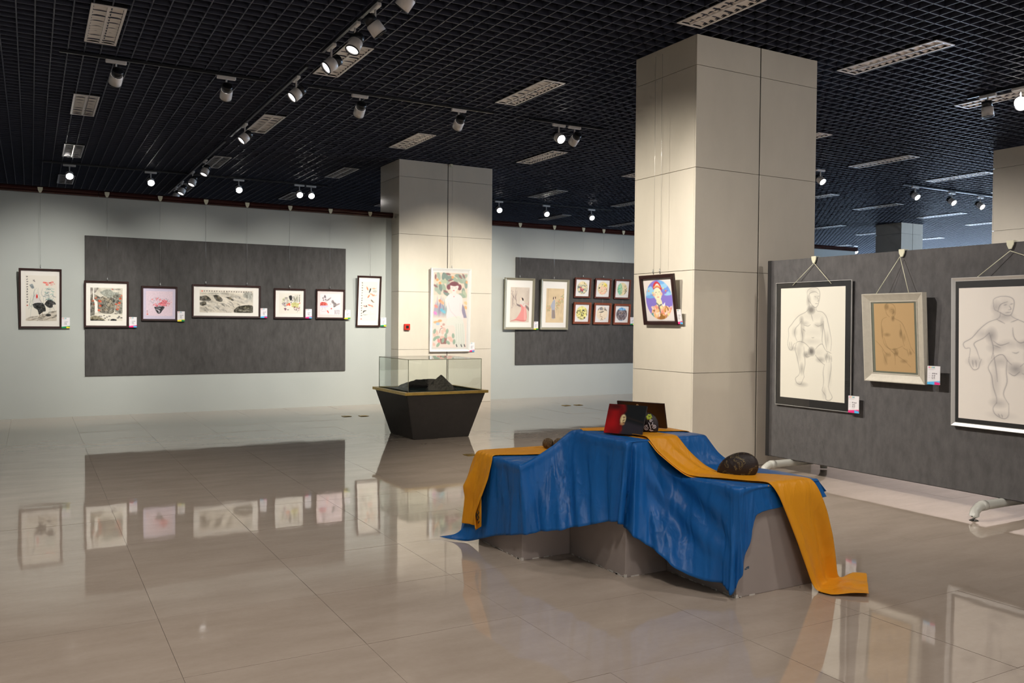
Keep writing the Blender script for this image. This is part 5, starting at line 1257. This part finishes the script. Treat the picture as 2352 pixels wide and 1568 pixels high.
# ------------------------------------------------------------------ louvred ceiling lights (switched off)
ORD = ['nearest', 'second nearest', 'third nearest', 'fourth nearest', 'fifth nearest', 'sixth nearest', 'seventh nearest']
ROWN = ['leftmost row', 'second row from the left', 'third row from the left', 'fourth row from the left', 'fifth row from the left', 'sixth row from the left', 'seventh row from the left', 'eighth row from the left', 'ninth row from the left', 'tenth row from the left', 'eleventh row from the left', 'twelfth row from the left']
_lm = {}
def lamp_meshes(W, L):
    key = (round(W, 3), round(L, 3))
    if key in _lm: return _lm[key]
    bm = bmesh.new()
    for s in (-1, 1):
        bm_box(bm, s * (W / 2 - .011) - .011, s * (W / 2 - .011) + .011, -L / 2, L / 2, 0, .008)
        bm_box(bm, -W / 2 + .022, W / 2 - .022, s * (L / 2 - .011) - .011, s * (L / 2 - .011) + .011, 0, .008)
    fr = bpy.data.meshes.new('lamp_frame'); bm.to_mesh(fr); bm.free(); fr.materials.append(M_WHITEMETAL)
    bm = bmesh.new()
    bm_box(bm, -W / 2, W / 2, -L / 2, L / 2, .075, .085)
    for s in (-1, 1):
        bm_box(bm, s * (W / 2 - .003) - .002, s * (W / 2 - .003) + .002, -L / 2, L / 2, .008, .076); bm_box(bm, -W / 2, W / 2, s * (L / 2 - .003) - .002, s * (L / 2 - .003) + .002, .008, .076)
    ho = bpy.data.meshes.new('housing'); bm.to_mesh(ho); bm.free(); ho.materials.append(M_BLACKMETAL)
    # one curved cross blade, double parabolic
    bm = bmesh.new(); hw = W / 2 - .024
    n = 8
    for half in (-1, 1):
        prev = None
        for k in range(n + 1):
            x = half * (.006 + (hw - .006) * k / n)
            zt = .05 - .018 * math.sin(k / n * math.pi)
            a = bm.verts.new((x, -.0437, .024)); b = bm.verts.new((x, 0, .003 + .009 * math.sin(k / n * math.pi))); c = bm.verts.new((x, .0437, .024))
            if prev: bm.faces.new((prev[0], prev[1], b, a)); bm.faces.new((prev[1], prev[2], c, b))
            prev = (a, b, c)
    bl = bpy.data.meshes.new('louvre_blade'); bm.to_mesh(bl); bm.free(); smooth(bl); bl.materials.append(M_LOUVRE)
    bm = bmesh.new()
    for cx in ((-hw, -.004), (.004, hw)):     # two trough reflectors
        prev = None
        for k in range(9):
            x = cx[0] + (cx[1] - cx[0]) * k / 8; z = .030 + .038 * math.sin(k / 8 * math.pi) ** .6
            a = bm.verts.new((x, -L / 2 + .022, z)); b = bm.verts.new((x, L / 2 - .022, z))
            if prev: bm.faces.new((prev[0], prev[1], b, a))
            prev = (a, b)
    tr = bpy.data.meshes.new('reflector_trough'); bm.to_mesh(tr); bm.free(); smooth(tr); tr.materials.append(M_LOUVRE)
    _lm[key] = (fr, ho, bl, tr); return _lm[key]
_fl = []
def far_louvre(bl):
    if not _fl:
        bm = bmesh.new()
        for k in range(14):
            n0 = len(bm.verts); bm.from_mesh(bl); bm.verts.ensure_lookup_table()
            for v in bm.verts[n0:]: v.co.y += -.565 + k * (1.13 / 13)
        me = bpy.data.meshes.new('louvre_panel'); bm.to_mesh(me); bm.free(); me.materials.append(M_LOUVRE); _fl.append(me)
    return _fl[0]
SPINE = box_mesh('centre_spine', (-.010, .010, -.598, .598, .001, .029), M_LOUVRE)
def ceiling_lamp(xc, y0, y1, row, order, blades=True, W=.305):
    L = y1 - y0
    t = thing('ceiling_light', 'unlit louvred ceiling light, %s the camera in the %s' % (ORD[order], ROWN[row]) if order < 7 else 'unlit louvred ceiling light', 'ceiling light', (xc, (y0 + y1) / 2, 4.418), group='unlit louvred ceiling lights')
    fr, ho, bl, tr = lamp_meshes(W, 1.24)
    for nm, me in (('frame', fr), ('housing', ho), ('reflector_trough', tr), ('centre_spine', SPINE)): link(nm, me, None, t)
    if blades:
        for k in range(14):
            o = link('louvre_blade', bl, None, t); o.location = (0, -.62 + .055 + k * (1.13 / 13), 0)
    else:
        tag(link('louvre_panel', far_louvre(bl), None, t), kind='stuff')
    return t
LAMPS = [  # row: (xc, y0) list
    [(.65, 8.85), (.65, 12.5), (.65, 16.13), (.65, 19.6)],
    [(3.06, 8.76), (3.04, 12.32), (3.0, 15.88), (2.97, 19.42)],
    [(5.62, 5.26), (5.53, 8.81), (5.38, 12.28), (5.34, 15.75), (5.32, 19.4)],
    [(8.21, 5.53), (7.86, 12.33), (7.76, 15.85), (7.7, 19.3)],
    [(10.80, 5.80), (10.55, 9.05), (10.35, 12.5), (10.2, 15.9), (10.1, 19.3)],
    [(13.22, 9.45), (12.95, 12.7), (12.7, 16.1), (12.6, 19.4)],
    [(15.80, 9.70), (15.6, 13.1), (15.3, 16.4), (15.2, 19.7)],
    [(18.35, 9.9), (18.1, 13.3), (17.9, 16.7), (17.7, 20.0)],
    [(20.9, 13.5), (20.6, 17.0), (20.4, 20.4)],
    [(23.5, 13.8), (23.2, 17.3), (23.0, 20.7)],
    [(26.1, 17.6), (25.8, 21.0)],
]
for ri, row in enumerate(LAMPS):
    for oi, (xc, y0) in enumerate(row):
        ceiling_lamp(xc, y0, y0 + 1.24, ri, oi, blades=(xc < 14.5 and y0 < 18.5))

# ------------------------------------------------------------------ tracks and spotlights
def track(label, p0, p1):
    x0, y0 = p0; x1, y1 = p1
    d = (x0, x1, y0 - .016, y0 + .016, 4.398, 4.429) if y0 == y1 else (x0 - .016, x0 + .016, y0, y1, 4.398, 4.429)
    return tag(box('light_track', d, M_BLACKMETAL, bevel=.003), label, 'light track')
_sp = {}
def spot_meshes():
    if _sp: return _sp
    _sp['adapter'] = box_mesh('track_adapter', (-.095, .095, -.019, .019, -.034, 0), M_WHITEMETAL, .006)
    _sp['stem'] = tube_mesh('stem', [(0, 0, -.03), (0, 0, -.165)], .009, 8); _sp['stem'].materials.append(M_WHITEMETAL)
    # head is built along -Z, mouth at the bottom
    _sp['body'] = lathe_mesh('lamp_body', [(.054, .034), (.060, .026), (.061, -.064), (.056, -.064), (.054, -.052)], 26, cap=False); _sp['body'].materials.append(M_WHITEMETAL)
    _sp['sink'] = lathe_mesh('rear_heat_sink', [(.046, .100), (.052, .094), (.052, .034)], 22); _sp['sink'].materials.append(M_BLACKMETAL)
    _sp['ring'] = lathe_mesh('front_ring', [(.054, -.065), (.0625, -.065), (.0625, -.073), (.054, -.073), (.054, -.065)], 26, cap=False); _sp['ring'].materials.append(M_BLACKMETAL)
    for k, m in (('on', M_LENS_ON), ('dim', M_LENS_DIM), ('off', M_LENS_OFF)):
        me = lathe_mesh('lens', [(.054, -.056), (.054, -.054)], 26); me.materials.append(m); _sp[k] = me
    for q in ('body', 'sink', 'ring'): smooth(_sp[q])
    return _sp
def spotlight(label, x, y, aim, along_x, lens='dim', watts=0, angle=55, color=(1.0, .93, .82), blend=.7, group=None, size=.05):
    """white track head hanging from a track at (x, y); aim = target point; watts > 0 adds its own light"""
    s = spot_meshes()
    t = thing('track_spotlight', label, 'spotlight', (x, y, 4.3965), (0, 0, 0), group or 'track spotlights')
    t.scale = (1.14, 1.14, 1.14)
    a = link('track_adapter', s['adapter'], None, t)
    if not along_x: a.rotation_euler = (0, 0, math.pi / 2)
    st = link('stem', s['stem'], None, t); 
    pv = Vector((0, 0, -.172)); d = (Vector(aim) - Vector((x, y, 4.20))).normalized()
    q = Vector((0, 0, -1)).rotation_difference(d)
    side = d.cross(Vector((0, 0, 1))); side = side.normalized() if side.length > .01 else Vector((1, 0, 0))
    st.location = side * .0
    hb = link('lamp_body', s['body'], None, t); hb.location = pv; hb.rotation_mode = 'QUATERNION'; hb.rotation_quaternion = q
    for nm, k in (('rear_heat_sink', 'sink'), ('front_ring', 'ring'), ('lens', lens)):
        o = link(nm, s[k], None, hb)
    if watts:
        L = bpy.data.lights.new('spot', 'SPOT'); L.energy = watts * SPOT_W; L.spot_size = math.radians(angle); L.spot_blend = blend; L.color = color; L.shadow_soft_size = size
        lo = bpy.data.objects.new('spot_light', L); COL.objects.link(lo); lo.parent = t
        lo.location = pv + d * .09; lo.rotation_mode = 'QUATERNION'; lo.rotation_quaternion = q
    return t
WARM = (1.0, .925, .81); NEU = (1.0, .955, .89)
# track across the room, heads aimed at the grey wall
track('black light track parallel to the grey wall, left piece', (.28, 10.55), (2.5, 10.55))
track('black light track parallel to the grey wall, middle piece', (3.0, 10.52), (5.6, 10.52))
track('black light track parallel to the grey wall, piece nearest the columns', (6.2, 10.55), (7.5, 10.55))
for x, ax, w, n in ((.84, .20, 780, 'leftmost'), (2.03, 2.2, 600, 'second from left'), (3.67, 3.9, 640, 'third from left'), (5.07, 5.3, 820, 'fourth from left')):
    spotlight('white and black track spotlight aimed at the grey wall, %s' % n, x, 10.55 if x < 3 else 10.52, (ax, YW, 1.2), True, 'dim', w, 50, NEU, 1.0)
spotlight('bright track spotlight facing the camera, between the two columns', 6.70, 10.55, (6.6, 4.0, .6), True, 'on', 160, 50, NEU)
spotlight('track spotlight turned away beside the bright one between the columns', 6.97, 10.55, (6.80, 14.42, 1.35), True, 'dim', 1000, 62, WARM, 1.0)
# track running away from the camera
for k, (a, b) in enumerate(((5.2, 9.1), (9.7, 14.0), (14.4, 21.0))):
    track('black light track running away from the camera, %s piece' % ('nearest', 'middle', 'farthest')[k], (2.76, a), (2.76, b))
for k, (y, aim, w, ang, ln) in enumerate(((6.75, (.4, 9.5, 0), 0, 50, 'dim'), (7.50, (5.86, 7.1, .40), 700, 96, 'off'), (8.06, (1.0, 7.2, .6), 90, 110, 'dim'), (8.81, (-1.5, 8.4, .8), 90, 110, 'dim'), (10.17, (-1.0, 9.6, .8), 110, 110, 'dim'), (12.97, (-.6, 12.4, .8), 90, 110, 'dim'), (16.25, (1.2, 15.3, .8), 0, 50, 'dim'), (17.62, (1.2, 16.6, .8), 0, 50, 'dim'), (18.95, (1.2, 18.0, .8), 0, 50, 'dim'), (19.80, (1.2, 19.0, .8), 0, 50, 'dim'))):
    spotlight('white spotlight, number %s from the camera on the track running away' % ('one', 'two', 'three', 'four', 'five', 'six', 'seven', 'eight', 'nine', 'ten')[k], 2.76, y, aim, False, ln, w, ang, WARM, 1.0)
# heads over the room behind the wall, facing us
track('black light track behind the grey wall, left piece', (.2, 18.05), (5.6, 18.05)); track('black light track behind the grey wall, right piece', (9.3, 17.9), (13.0, 17.9))
for x, y, n in ((.64, 18.05, 'first from left'), (2.05, 18.05, 'second from left'), (3.72, 18.05, 'third from left'), (4.97, 18.05, 'fourth from left'), (5.22, 18.05, 'fifth from left'), (9.70, 17.9, 'first right of the far column'), (11.02, 17.9, 'second right of the far column'), (12.36, 17.9, 'third right of the far column')):
    spotlight('glaring spotlight above the grey wall facing the camera, ' + n, x, y, (x * .85 + .2, 12.5, 1.2), True, 'on', 18, 80, NEU)
# heads to the right, above the screen
for x, y, n, aim in ((12.76, 11.05, 'just right of the near column', (12.4, 7.0, 1.0)), (15.93, 11.35, 'left of three above the screen', (15.2, 7.0, 1)), (17.30, 11.45, 'middle of three above the screen', (16.5, 7, 1)), (18.40, 11.5, 'right of three above the screen', (17.5, 7, 1)), (25.97, 20.86, 'small and distant above the screen', (24.5, 17, 1))):
    spotlight('round white spotlight, ' + n, x, y, aim, True, 'on')
track('light track with three spotlights above the screen', (15.6, 11.4), (18.8, 11.4))
track('light track at the right edge', (10.40, 5.0), (10.40, 6.7))
spotlight('unlit white spotlight at the right edge pointing down', 10.40, 6.43, (10.9, 6.2, 0), False, 'off')
spotlight('glaring spotlight at the right edge of the picture', 10.40, 6.02, (7.0, 3.5, 1.5), False, 'on', 0)
